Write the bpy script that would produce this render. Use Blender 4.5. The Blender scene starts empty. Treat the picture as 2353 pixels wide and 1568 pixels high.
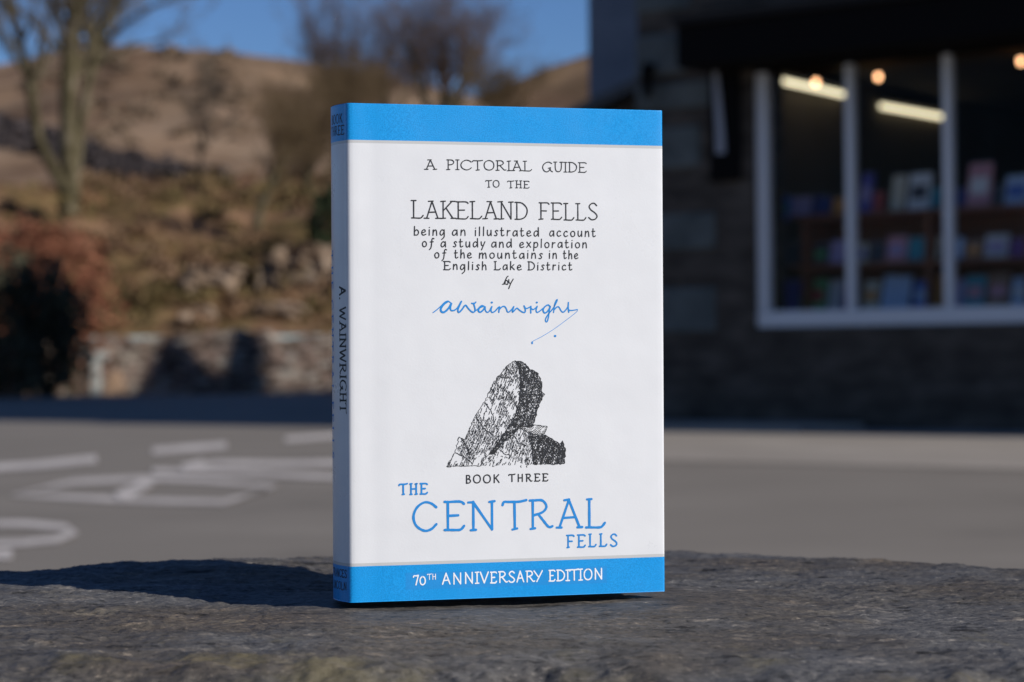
import bpy, math, random
import numpy as np
from mathutils import Vector, Matrix

C = bpy.context.scene
rad = math.radians
# ------------------------------------------------------------------ camera
F_PX, CX, CY = 4966.0, 1176.5, 784.0          # focal length and centre for a 2353 px wide frame
CAM = np.array([0.0, 0.0, 0.5])
PITCH, ROLL = rad(0.53), 0.008
fw = np.array([0, math.cos(PITCH), math.sin(PITCH)])
up0 = np.array([0, -math.sin(PITCH), math.cos(PITCH)])
rt0 = np.array([1.0, 0, 0])
rt = math.cos(ROLL) * rt0 - math.sin(ROLL) * up0
up = math.sin(ROLL) * rt0 + math.cos(ROLL) * up0
cd = bpy.data.cameras.new('camera')
cam = bpy.data.objects.new('camera', cd)
C.collection.objects.link(cam)
cam.matrix_world = Matrix(((rt[0], up[0], -fw[0], CAM[0]), (rt[1], up[1], -fw[1], CAM[1]),
                           (rt[2], up[2], -fw[2], CAM[2]), (0, 0, 0, 1)))
cd.sensor_width = 36.0
cd.lens = F_PX / 2353 * 36
cd.clip_start, cd.clip_end = 0.02, 5000
cd.dof.use_dof = True
cd.dof.focus_distance = 0.775
cd.dof.aperture_fstop = 15.5
cd.dof.aperture_blades = 0
C.camera = cam
# ------------------------------------------------------------------ sky, sun, exposure
SUN_EL, SUN_DIR = rad(28), (0.86, -0.51)      # direction from the scene towards the sun
W = bpy.data.worlds.new('World')
C.world = W
W.use_nodes = True
nt = W.node_tree
sky = nt.nodes.new('ShaderNodeTexSky')
sky.sky_type = 'NISHITA'
sky.sun_disc = False
sky.sun_elevation = SUN_EL
sky.sun_rotation = math.atan2(SUN_DIR[0], SUN_DIR[1])
sky.altitude = 300
sky.air_density = 1.0
sky.dust_density = 0.0
sky.ozone_density = 4.0
nt.nodes['Background'].inputs[1].default_value = 0.059
tint = nt.nodes.new('ShaderNodeMix')           # the camera's white balance is set for the sun: skylight reads bluer
tint.data_type, tint.blend_type = 'RGBA', 'MULTIPLY'
tint.inputs[0].default_value = 1.0
tint.inputs[7].default_value = (0.84, 1.05, 1.42, 1)
nt.links.new(sky.outputs[0], tint.inputs[6])
nt.links.new(tint.outputs[2], nt.nodes['Background'].inputs[0])
sl = bpy.data.lights.new('sun', 'SUN')
sl.energy = 5.0
sl.angle = rad(0.53)
sl.color = (1.0, 0.965, 0.91)
sun = bpy.data.objects.new('sun', sl)
C.collection.objects.link(sun)
sv = Vector((SUN_DIR[0] * math.cos(SUN_EL), SUN_DIR[1] * math.cos(SUN_EL), math.sin(SUN_EL)))
sun.rotation_euler = sv.to_track_quat('Z', 'Y').to_euler()
C.view_settings.view_transform = 'Standard'
C.view_settings.look = 'None'
C.view_settings.exposure = -0.05
C.view_settings.gamma = 1.0
C.render.engine = 'CYCLES'
C.cycles.use_denoising = True
C.cycles.max_bounces = 8
C.cycles.sample_clamp_indirect = 6.0


def at(px, py, Y):
    """The point at world depth Y seen at (px, py) of the 2353 px wide frame."""
    d = fw + (px - CX) / F_PX * rt - (py - CY) / F_PX * up
    return CAM + d * (Y / d[1])


def on_z(px, py, z):
    d = fw + (px - CX) / F_PX * rt - (py - CY) / F_PX * up
    return CAM + d * ((z - CAM[2]) / d[2])


# ------------------------------------------------------------------ helpers
def tag(o, label=None, cat=None, group=None, kind=None):
    if label: o['label'] = label
    if cat: o['category'] = cat
    if group: o['group'] = group
    if kind: o['kind'] = kind
    return o


def empty(name, loc=(0, 0, 0), rz=0.0):
    o = bpy.data.objects.new(name, None)
    o.empty_display_size = 0.1
    C.collection.objects.link(o)
    o.location = loc
    o.rotation_euler = (0, 0, rz)
    return o


def mk(name, verts, faces, mat, parent=None, smooth=False, loc=None, rz=None):
    me = bpy.data.meshes.new(name)
    me.from_pydata([tuple(map(float, v)) for v in verts], [], [tuple(f) for f in faces])
    me.update()
    if smooth:
        me.polygons.foreach_set('use_smooth', [True] * len(me.polygons))
    if mat: me.materials.append(mat)
    o = bpy.data.objects.new(name, me)
    C.collection.objects.link(o)
    if parent: o.parent = parent
    if loc is not None: o.location = loc
    if rz is not None: o.rotation_euler = (0, 0, rz)
    return o


class MB:
    """collects shapes into one mesh"""
    def __init__(s): s.v, s.f = [], []

    def add(s, v, f):
        n = len(s.v)
        s.v += [tuple(p) for p in v]
        s.f += [tuple(i + n for i in q) for q in f]
        return s

    def box(s, x0, x1, y0, y1, z0, z1, bev=0.0):
        if bev <= 0:
            v = [(x, y, z) for z in (z0, z1) for y in (y0, y1) for x in (x0, x1)]
            return s.add(v, [(0, 2, 3, 1), (4, 5, 7, 6), (0, 1, 5, 4), (2, 6, 7, 3), (0, 4, 6, 2), (1, 3, 7, 5)])
        b, v = bev, []
        for (z, i) in ((z0, b), (z0 + b, 0), (z1 - b, 0), (z1, b)):
            v += [(x0 + i + b, y0 + i, z), (x1 - i - b, y0 + i, z), (x1 - i, y0 + i + b, z), (x1 - i, y1 - i - b, z),
                  (x1 - i - b, y1 - i, z), (x0 + i + b, y1 - i, z), (x0 + i, y1 - i - b, z), (x0 + i, y0 + i + b, z)]
        f = [tuple(range(7, -1, -1)), tuple(range(24, 32))]
        for k in range(3):
            f += [(k * 8 + j, k * 8 + (j + 1) % 8, k * 8 + 8 + (j + 1) % 8, k * 8 + 8 + j) for j in range(8)]
        return s.add(v, f)

    def prism(s, poly, y0, y1):
        """polygon in x,z pushed along y"""
        n = len(poly)
        v = [(x, y0, z) for x, z in poly] + [(x, y1, z) for x, z in poly]
        return s.add(v, [tuple(range(n)), tuple(range(2 * n - 1, n - 1, -1))] +
                     [(i, i + n, (i + 1) % n + n, (i + 1) % n) for i in range(n)])

    def tube(s, p0, p1, r0, r1, n=6):
        p0, p1 = Vector(p0), Vector(p1)
        q = (p1 - p0).to_track_quat('Z', 'Y').to_matrix()
        v = []
        for p, r in ((p0, r0), (p1, r1)):
            v += [tuple(p + q @ Vector((r * math.cos(6.28319 * i / n), r * math.sin(6.28319 * i / n), 0))) for i in range(n)]
        return s.add(v, [(i, (i + 1) % n, n + (i + 1) % n, n + i) for i in range(n)] +
                     [tuple(range(n - 1, -1, -1)), tuple(range(n, 2 * n))])

    def build(s, name, mat, parent=None, smooth=False, loc=None, rz=None):
        return mk(name, s.v, s.f, mat, parent, smooth, loc, rz)


def _h(ix, iy, seed):
    n = (ix.astype(np.int64) * 374761393 + iy.astype(np.int64) * 668265263 + seed * 974634777) & 0xffffffff
    n = ((n ^ (n >> 13)) * 1274126177) & 0xffffffff
    return ((n ^ (n >> 16)) & 0xffff) / 65535.0


def vnoise(x, y, seed=0):
    x, y = np.asarray(x, float), np.asarray(y, float)
    ix, iy = np.floor(x), np.floor(y)
    u, v = x - ix, y - iy
    u, v = u * u * u * (u * (u * 6 - 15) + 10), v * v * v * (v * (v * 6 - 15) + 10)
    ix, iy = ix.astype(np.int64), iy.astype(np.int64)
    a, b, c, d = _h(ix, iy, seed), _h(ix + 1, iy, seed), _h(ix, iy + 1, seed), _h(ix + 1, iy + 1, seed)
    return (a + (b - a) * u + (c - a) * v + (a - b - c + d) * u * v) * 2 - 1


def fbm(x, y, seed=0, o=4, g=0.5):
    r, a = 0, 1.0
    for i in range(o):
        r = r + a * vnoise(x * 2 ** i + 17.3 * i, y * 2 ** i - 9.1 * i, seed + i)
        a *= g
    return r


def sstep(a, b, x):
    t = np.clip((x - a) / (b - a), 0, 1)
    return t * t * (3 - 2 * t)


# ------------------------------------------------------------------ materials
def new_mat(name, rough=0.8, spec=0.3):
    m = bpy.data.materials.new(name)
    m.use_nodes = True
    b = m.node_tree.nodes['Principled BSDF']
    b.inputs['Roughness'].default_value = rough
    b.inputs['Specular IOR Level'].default_value = spec
    return m, m.node_tree, b


def plain(name, col, rough=0.7, spec=0.3, emit=0):
    m, t, b = new_mat(name, rough, spec)
    b.inputs['Base Color'].default_value = (*col, 1)
    if emit:
        b.inputs['Emission Color'].default_value = (*col, 1)
        b.inputs['Emission Strength'].default_value = emit
    return m


def noise_node(t, vec, scale, detail=4, rough=0.55, stretch=None):
    n = t.nodes.new('ShaderNodeTexNoise')
    n.inputs['Scale'].default_value = scale
    n.inputs['Detail'].default_value = detail
    n.inputs['Roughness'].default_value = rough
    if stretch:
        mp = t.nodes.new('ShaderNodeMapping')
        mp.inputs['Scale'].default_value = stretch
        t.links.new(vec, mp.inputs['Vector'])
        vec = mp.outputs[0]
    t.links.new(vec, n.inputs['Vector'])
    return n.outputs['Fac']


def ramp(t, fac, stops, const=False):
    r = t.nodes.new('ShaderNodeValToRGB')
    e = r.color_ramp.elements
    while len(e) < len(stops): e.new(0.5)
    for el, (p, c) in zip(e, stops):
        el.position = p
        el.color = (*c, 1) if len(c) == 3 else c
    if const: r.color_ramp.interpolation = 'CONSTANT'
    t.links.new(fac, r.inputs[0])
    return r.outputs[0]


def mixc(t, fac, a, b, mode='MIX'):
    m = t.nodes.new('ShaderNodeMix')
    m.data_type = 'RGBA'
    m.blend_type = mode
    for sock, v in ((m.inputs[0], fac), (m.inputs[6], a), (m.inputs[7], b)):
        if isinstance(v, (int, float)): sock.default_value = v
        elif isinstance(v, tuple): sock.default_value = (*v, 1)
        else: t.links.new(v, sock)
    return m.outputs[2]


def math_n(t, op, a, b=0.0, c=None):
    m = t.nodes.new('ShaderNodeMath')
    m.operation = op
    for i, v in enumerate((a, b, c)):
        if v is None: continue
        if isinstance(v, (int, float)): m.inputs[i].default_value = v
        else: t.links.new(v, m.inputs[i])
    return m.outputs[0]


def bump(t, b, h, strength, dist):
    n = t.nodes.new('ShaderNodeBump')
    n.inputs['Strength'].default_value = strength
    n.inputs['Distance'].default_value = dist
    t.links.new(h, n.inputs['Height'])
    t.links.new(n.outputs[0], b.inputs['Normal'])


def mottled(name, stops, scale, rough=0.85, spec=0.2, detail=5, bmp=0, stretch=None, coord='Object', nrough=0.6):
    m, t, b = new_mat(name, rough, spec)
    tc = t.nodes.new('ShaderNodeTexCoord').outputs[coord]
    f = noise_node(t, tc, scale, detail, nrough, stretch)
    t.links.new(ramp(t, f, stops), b.inputs['Base Color'])
    if bmp: bump(t, b, f, 0.6, bmp)
    return m


M = {}
M['asphalt'] = mottled('asphalt', [(0.28, (0.150, 0.132, 0.112)), (0.42, (0.195, 0.171, 0.144)), (0.60, (0.212, 0.186, 0.157)), (0.74, (0.245, 0.217, 0.184))], 0.8, 0.9, 0.15, 9, 0.004, (1, 1.3, 1))
M['forecourt'] = mottled('forecourt_paving', [(0.3, (0.255, 0.222, 0.187)), (0.7, (0.345, 0.303, 0.258))], 0.9, 0.9, 0.15, 7)
M['road_paint'] = mottled('worn_road_paint', [(0.35, (0.38, 0.34, 0.31)), (0.62, (0.56, 0.505, 0.465))], 5, 0.8, 0.2, 6)
M['earth'] = mottled('earth', [(0.3, (0.05, 0.045, 0.03)), (0.7, (0.10, 0.085, 0.05))], 0.4, 0.95, 0.1)
M['slate_wall'] = mottled('slate_wall', [(0.3, (0.035, 0.028, 0.022)), (0.5, (0.075, 0.06, 0.048)), (0.7, (0.13, 0.105, 0.085))], 3.0, 0.9, 0.2, 6, 0.02, (1, 1, 3))
M['quoin'] = mottled('grey_slate_quoin', [(0.3, (0.07, 0.078, 0.074)), (0.7, (0.15, 0.16, 0.15))], 4, 0.85, 0.25, 5, 0.01)
M['slate_hung'] = mottled('slate_hung', [(0.3, (0.16, 0.175, 0.21)), (0.7, (0.22, 0.235, 0.27))], 4, 0.75, 0.3, 5, 0.01)
M['roof_slate'] = mottled('roof_slate', [(0.3, (0.05, 0.055, 0.06)), (0.7, (0.09, 0.095, 0.10))], 4, 0.7, 0.3, 5, 0.01)
M['black_paint'] = plain('black_paint', (0.007, 0.006, 0.006), 0.85, 0.08)
M['dark_paint'] = plain('dark_moulding_paint', (0.020, 0.019, 0.019), 0.8, 0.1)
M['white_paint'] = plain('white_frame_paint', (0.72, 0.70, 0.70), 0.45, 0.4)
M['pale_strip'] = plain('pale_strip', (0.34, 0.34, 0.37), 0.6, 0.3)
M['wood'] = mottled('red_brown_shelf_wood', [(0.3, (0.15, 0.055, 0.028)), (0.7, (0.25, 0.10, 0.05))], 6, 0.6, 0.3, 4, 0, (1, 1, 6))
M['shop_inside'] = mottled('shop_inside_wall', [(0.3, (0.10, 0.085, 0.065)), (0.7, (0.15, 0.125, 0.10))], 1, 0.9, 0.1)
M['tube_glow'] = plain('tube_glow', (1.0, 0.90, 0.60), 0.5, 0.2, 1.7)
M['bulb_glow'] = plain('bulb_glow', (1.0, 0.52, 0.25), 0.5, 0.2, 6.0)
M['bark'] = mottled('grey_green_bark', [(0.3, (0.03, 0.025, 0.013)), (0.5, (0.085, 0.07, 0.038)), (0.72, (0.20, 0.165, 0.115))], 3.2, 0.9, 0.1, 5, 0.02)
M['twig'] = mottled('grey_twig', [(0.3, (0.12, 0.098, 0.075)), (0.7, (0.19, 0.155, 0.12))], 0.6, 0.9, 0.1)
M['twig_purple'] = mottled('purple_brown_twig', [(0.3, (0.12, 0.078, 0.056)), (0.7, (0.185, 0.125, 0.095))], 0.4, 0.9, 0.1)
M['twig_brown'] = mottled('brown_twig', [(0.3, (0.11, 0.075, 0.04)), (0.7, (0.18, 0.125, 0.07))], 0.4, 0.9, 0.1)
M['beech'] = mottled('copper_beech_leaf', [(0.3, (0.19, 0.07, 0.04)), (0.7, (0.33, 0.14, 0.08))], 1.1, 0.8, 0.15)
M['evergreen'] = mottled('dark_evergreen_leaf', [(0.3, (0.045, 0.042, 0.026)), (0.7, (0.09, 0.082, 0.05))], 1.1, 0.8, 0.15)
M['ivy'] = mottled('ivy_leaf', [(0.3, (0.02, 0.03, 0.012)), (0.7, (0.05, 0.065, 0.025))], 1.1, 0.7, 0.2)
M['scrub'] = mottled('winter_scrub', [(0.28, (0.085, 0.047, 0.026)), (0.42, (0.175, 0.108, 0.06)), (0.51, (0.115, 0.09, 0.036)), (0.58, (0.18, 0.105, 0.06)), (0.72, (0.28, 0.185, 0.12))], 0.35, 0.9, 0.1, 6)
M['rock'] = mottled('pale_outcrop', [(0.3, (0.14, 0.095, 0.062)), (0.52, (0.25, 0.18, 0.125)), (0.75, (0.38, 0.31, 0.25))], 1.6, 0.9, 0.15, 7, 0.05)
M['pale_stone'] = mottled('pale_post_stone', [(0.3, (0.36, 0.37, 0.34)), (0.7, (0.50, 0.50, 0.46))], 5, 0.8, 0.2)
M['tan_stone'] = mottled('tan_stone', [(0.3, (0.34, 0.22, 0.14)), (0.7, (0.45, 0.31, 0.21))], 5, 0.9, 0.1)
M['bracken'] = mottled('red_bracken', [(0.3, (0.15, 0.075, 0.05)), (0.7, (0.27, 0.155, 0.115))], 0.3, 0.95, 0.05)
M['hill_scrub'] = mottled('brown_hill_scrub', [(0.3, (0.14, 0.098, 0.065)), (0.7, (0.20, 0.145, 0.10))], 0.06, 0.95, 0.05)
M['shade_far'] = mottled('dark_hill_shade', [(0.3, (0.055, 0.046, 0.046)), (0.7, (0.09, 0.073, 0.07))], 0.05, 0.95, 0.05)  # dark colour for the clumps that imitate a shadow on the hill

SHOP_O, SHOP_RZ = (2.62, 15.0, 0.0), math.atan2(-0.6, 0.8)
# ------------------------------------------------------------------ the shop: local x along the front (right +), y into the building
shop = empty('shop_building', SHOP_O, SHOP_RZ)
tag(shop, 'dark slate shop in shade with a white-framed display window', 'shop')
A0, A1, D0, D1, ZS, ZT = -1.08, 3.48, 0.0, 0.4, 0.745, 2.64      # window opening
w = MB()
w.box(-2.07, A0, 0, 0.45, 0, 3.8)
w.box(A0, A1, 0.002, 0.45, 0, ZS - 0.02)
w.box(A0, A1, 0.002, 0.45, ZT, 3.8)
w.box(A1, 9.0, 0, 0.45, 0, 3.8)
w.box(-2.07, -1.62, 0.45, 11.2, 0, 3.8)
w.box(8.55, 9.0, 0.45, 11.2, 0, 3.8)
w.box(-2.07, 9.0, 11.2, 11.6, 0, 6.6)
w.box(-2.07, 9.0, 11.6, 16.2, 0, 6.5)
# gable ends up to the roof
for x0, x1 in ((-2.066, -1.62), (8.55, 8.996)):
    w.add([(x, y, z) for x in (x0, x1) for y, z in ((0.0, 3.802), (10.35, 10.95), (11.35, 10.4), (11.45, 9.15), (16.13, 6.52), (11.62, 6.52), (11.2, 3.802))],
          [(6, 5, 4, 3, 2, 1, 0), (7, 8, 9, 10, 11, 12, 13)] + [(i, i + 1, i + 8, i + 7) for i in range(6)])
w.build('wall', M['slate_wall'], shop)
rf = MB()
rf.add([(x, y, z) for x in (-2.2, 9.2) for y, z in ((-0.08, 3.84), (10.35, 11.1), (11.35, 10.55), (11.47, 9.2), (12.85, 9.0), (16.35, 6.50))],
       [(i, i + 1, i + 7, i + 6) for i in range(5)])
roof = rf.build('roof', M['roof_slate'], shop)
ch = MB().box(-1.9, 0.2, 13.79, 14.02, 7.9, 9.85)
ch.build('chimney', M['slate_wall'], roof)
dm = MB()
dm.add([(x, y, z) for x in (-2.0, 2.0) for y, z in ((12.58, 8.7), (13.23, 10.08), (13.88, 8.0))], [(0, 2, 1), (3, 4, 5), (0, 1, 4, 3), (1, 2, 5, 4), (2, 0, 3, 5)])
dm.build('dormer', M['roof_slate'], roof)
# set-back wing and lean-to at the left end
MB().box(-3.91, -2.08, 2.0, 7.0, 0, 6.0).build('wing_wall', M['slate_hung'], shop)
lt = MB()
lt.prism([(-3.9, 0), (-2.08, 0), (-2.08, 2.62), (-3.9, 2.06)], 0.45, 1.98)
lt.build('lean_to', M['slate_wall'], shop)
lr = MB()
lr.prism([(-4.05, 2.05), (-2.08, 2.655), (-2.08, 2.74), (-4.05, 2.135)], 0.30, 1.985)
lr.build('lean_to_roof', M['roof_slate'], shop)
dp = MB()
dp.tube((-2.14, 0.22, 0.0), (-2.14, 0.22, 4.6), 0.05, 0.05, 12)
dp.build('downpipe', M['black_paint'], shop)
# quoins, fascia
for a1, z0, z1 in ((-1.64, 2.62, 2.93), (-1.42, 2.36, 2.56), (-1.52, 1.92, 2.23), (-1.40, 1.31, 1.58), (-1.40, 0.70, 1.03), (-1.60, 3.1, 3.4)):
    MB().box(-2.085, a1, -0.02, 0.12, z0, z1, 0.015).build('quoin', M['quoin'], shop)
fs = MB().box(-1.46, 9.0, -0.42, -0.003, 2.60, 2.90, 0.01)
fs.build('fascia', M['black_paint'], shop)
MB().box(-1.48, 9.0, -0.46, -0.004, 2.901, 2.97, 0.012).build('cornice', M['dark_paint'], shop)
# the window
win = MB()
win.box(A0, A1, 0.03, 0.15, ZS - 0.02, 0.845, 0.008)                  # bottom rail
win.box(A0, A0 + 0.085, 0.04, 0.14, 0.846, ZT - 0.06, 0.006)
win.box(A1 - 0.085, A1, 0.04, 0.14, 0.846, ZT - 0.06, 0.006)
window = win.build('window', M['white_paint'], shop)
MULL = (-0.33, 0.42, 1.17, 1.92, 2.67)
for a in MULL:
    MB().box(a - 0.029, a + 0.029, 0.045, 0.135, 0.846, ZT - 0.06, 0.006).build('mullion', M['white_paint'], window)
MB().box(A0, A1, 0.045, 0.135, ZT - 0.059, ZT - 0.002).build('head_rail', M['black_paint'], window)  # frame head coloured black to imitate the shade under the fascia
m, t, b = new_mat('window_glass', 0.02, 0.5)
tr, gl, mx, fr = [t.nodes.new(n) for n in ('ShaderNodeBsdfTransparent', 'ShaderNodeBsdfGlossy', 'ShaderNodeMixShader', 'ShaderNodeFresnel')]
gl.inputs['Roughness'].default_value = 0.02
fr.inputs['IOR'].default_value = 1.13
t.links.new(fr.outputs[0], mx.inputs[0])
t.links.new(tr.outputs[0], mx.inputs[1])
t.links.new(gl.outputs[0], mx.inputs[2])
t.links.new(mx.outputs[0], t.nodes['Material Output'].inputs[0])
M['glass'] = m
ed = [A0 + 0.06] + list(MULL) + [A1 - 0.06]
for x0, x1 in zip(ed[:-1], ed[1:]):
    MB().box(x0 + 0.02, x1 - 0.02, 0.087, 0.093, 0.84, ZT - 0.05).build('pane', M['glass'], window)
# the room behind it
rm = MB()
X0, X1, Y0, Y1, Z0, Z1 = -1.6, 8.5, 0.46, 6.6, 0.12, 2.80
rm.add([(X0, Y0, Z0), (X1, Y0, Z0), (X1, Y1, Z0), (X0, Y1, Z0), (X0, Y0, Z1), (X1, Y0, Z1), (X1, Y1, Z1), (X0, Y1, Z1)],
       [(0, 1, 2, 3), (7, 6, 5, 4), (0, 3, 7, 4), (1, 5, 6, 2), (3, 2, 6, 7)])
rm.build('room', M['shop_inside'], shop)


def in_shop(x, y, z):
    c, s = math.cos(SHOP_RZ), math.sin(SHOP_RZ)
    return (SHOP_O[0] + c * x - s * y, SHOP_O[1] + s * x + c * y, z)


# wall fittings
o = MB().box(-0.13, 0.13, -0.05, -0.022, -0.06, 0.86, 0.008).build('wall_board', M['black_paint'], loc=in_shop(-1.29, 0, 1.86), rz=SHOP_RZ)
tag(o, 'tall narrow black board with a pale strip on the wall left of the window', 'board')
st = MB()
st.add([(x, y, z) for y in (-0.068, -0.052) for x, z in ((-0.085, 0.78), (-0.045, 0.78), (0.005, 0.30), (0.01, 0.14), (-0.06, 0.14), (-0.06, 0.30))],
       [(0, 1, 2, 3, 4, 5), (11, 10, 9, 8, 7, 6)] + [(i, i + 6, (i + 1) % 6 + 6, (i + 1) % 6) for i in range(6)])
st.build('pale_strip', M['pale_strip'], o)
o = MB().box(-0.035, 0.035, -0.12, -0.022, 0, 0.05, 0.008)
o.tube((0, -0.09, 0.0), (0, -0.09, -0.20), 0.045, 0.03, 10)
o = o.build('wall_fitting', M['black_paint'], loc=in_shop(-1.93, 0, 2.66), rz=SHOP_RZ)
tag(o, 'small black fitting hanging on the grey quoins left of the black board', 'fitting')

# lights in the shop
def tube_light(label, p0, p1):
    p0, p1 = Vector(p0), Vector(p1)
    root = empty('strip_light', p0)
    tag(root, label, 'strip light', 'strip lights on the shop ceiling')
    d = p1 - p0
    b = MB().tube((0, 0, -0.03), d + Vector((0, 0, -0.03)), 0.021, 0.021, 12)
    b.build('lit_tube', M['tube_glow'], root)
    b = MB()
    q = d.normalized()
    n = Vector((-q.y, q.x, 0)) * 0.05
    b.add([tuple(p + e + Vector((0, 0, z))) for z in (0.012, 0.06) for p in (Vector((0, 0, 0)), d) for e in (-n, n)],
          [(0, 1, 3, 2), (4, 6, 7, 5), (0, 4, 5, 1), (2, 3, 7, 6), (0, 2, 6, 4), (1, 5, 7, 3)])
    b.build('housing', M['dark_paint'], root)


tube_light('front strip light, the longer glowing tube seen through the left pane', at(1775, 172, 16.5), at(1950, 212, 17.75))
tube_light('rear strip light, glowing tube seen through the middle pane', at(2026, 236, 18.3), at(2168, 262, 19.3))


def pendant(label, px, py, Y):
    p = at(px, py, Y)
    root = empty('pendant_bulb', p)
    tag(root, label, 'bulb', 'warm bulbs hanging in the shop')
    v, f = [], []
    for j in range(9):
        th = math.pi * j / 8
        v += [(0.021 * math.sin(th) * math.cos(i * .6283), 0.021 * math.sin(th) * math.sin(i * .6283), 0.026 * math.cos(th)) for i in range(10)]
    for j in range(8): f += [(j * 10 + i, j * 10 + (i + 1) % 10, j * 10 + 10 + (i + 1) % 10, j * 10 + 10 + i) for i in range(10)]
    mk('bulb', v, f, M['bulb_glow'], root, True)
    MB().tube((0, 0, 0.022), (0, 0, 0.07), 0.014, 0.018, 8).build('socket', M['dark_paint'], root)
    MB().tube((0, 0, 0.07), (0, 0, 2.79 - p[2]), 0.003, 0.003, 5).build('cord', M['dark_paint'], root)


pendant('warm bulb hanging in front of the longer strip light', 1875, 190, 16.6)
pendant('warm bulb hanging alone in the middle pane', 2018, 177, 16.9)
pendant('warm bulb hanging at the right edge of the picture', 2346, 141, 16.2)

# display shelving just behind the glass
sh = empty('bookcase', in_shop(0, 0, 0), SHOP_RZ)
tag(sh, 'low red-brown display bookcase behind the shop window', 'bookcase')
MB().box(-1.05, 3.5, 1.00, 1.03, 0.13, 1.55).build('back_panel', M['wood'], sh)
for z in (0.82, 1.165, 1.53):
    MB().box(-1.05, 3.5, 0.50, 0.998, z, z + 0.03, 0.004).build('shelf', M['wood'], sh)
for x in (-0.98, 0.02, 0.78, 1.55, 2.5):
    MB().box(x, x + 0.03, 0.53, 0.997, 0.853, 1.164).build('upright', M['wood'], sh)
    MB().box(x, x + 0.03, 0.53, 0.997, 1.197, 1.528).build('upright', M['wood'], sh)

PAL = {'indigo': (0.09, 0.08, 0.30), 'green': (0.10, 0.30, 0.12), 'red': (0.35, 0.06, 0.05), 'pale grey': (0.45, 0.45, 0.45), 'purple': (0.16, 0.06, 0.22),
       'cream': (0.50, 0.46, 0.36), 'pale blue': (0.36, 0.46, 0.62), 'blue': (0.06, 0.13, 0.42), 'orange': (0.55, 0.24, 0.06), 'teal': (0.05, 0.26, 0.32),
       'pink': (0.50, 0.24, 0.27), 'brown': (0.26, 0.15, 0.09), 'navy': (0.03, 0.04, 0.17), 'lilac': (0.34, 0.28, 0.46), 'charcoal': (0.05, 0.05, 0.06), 'white': (0.62, 0.62, 0.62)}
PAL = {k: tuple(min(0.8, c * 1.05) for c in v) for k, v in PAL.items()}
BM = {}
def shop_book(label, px0, px1, py_top, shelf, colour, lean=0.0, second=None):
    b_in = 0.62
    def a_of(px):
        k = (px - CX) / F_PX
        ox, oy = SHOP_O[0] + 0.6 * b_in, SHOP_O[1] + 0.8 * b_in
        a = (oy * k - ox) / (0.8 + 0.6 * k)
        return a, oy - 0.6 * a
    a0, Yd = a_of(px0)
    a1, _ = a_of(px1)
    z0 = {0: 0.851, 1: 1.196, 2: 1.561}[shelf]
    h = at((px0 + px1) / 2, py_top, Yd)[2] - z0
    if colour not in BM: BM[colour] = plain(colour.replace(' ', '_') + '_cover', PAL[colour], 0.5, 0.4)
    root = empty('shop_book', in_shop((a0 + a1) / 2, b_in, z0), SHOP_RZ)
    tag(root, label, 'book', 'books displayed in the shop window')
    wd = (a1 - a0) / 2
    b = MB().box(-wd, wd, 0, 0.025, 0, h, 0.003)
    c = b.build('cover', BM[colour], root)
    c.rotation_euler = (rad(-14), rad(lean), 0)
    pg = MB().box(-wd + 0.006, wd - 0.002, 0.004, 0.021, h + 0.0005, h + 0.003).build('pages', BM.setdefault('white', plain('white_cover', PAL['white'], 0.5, 0.4)), c)
    if second:
        if second not in BM: BM[second] = plain(second.replace(' ', '_') + '_cover', PAL[second], 0.5, 0.4)
        MB().box(-wd * 0.75, wd * 0.75, -0.003, -0.0005, h * 0.3, h * 0.68).build('cover_panel', BM[second], c)


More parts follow.
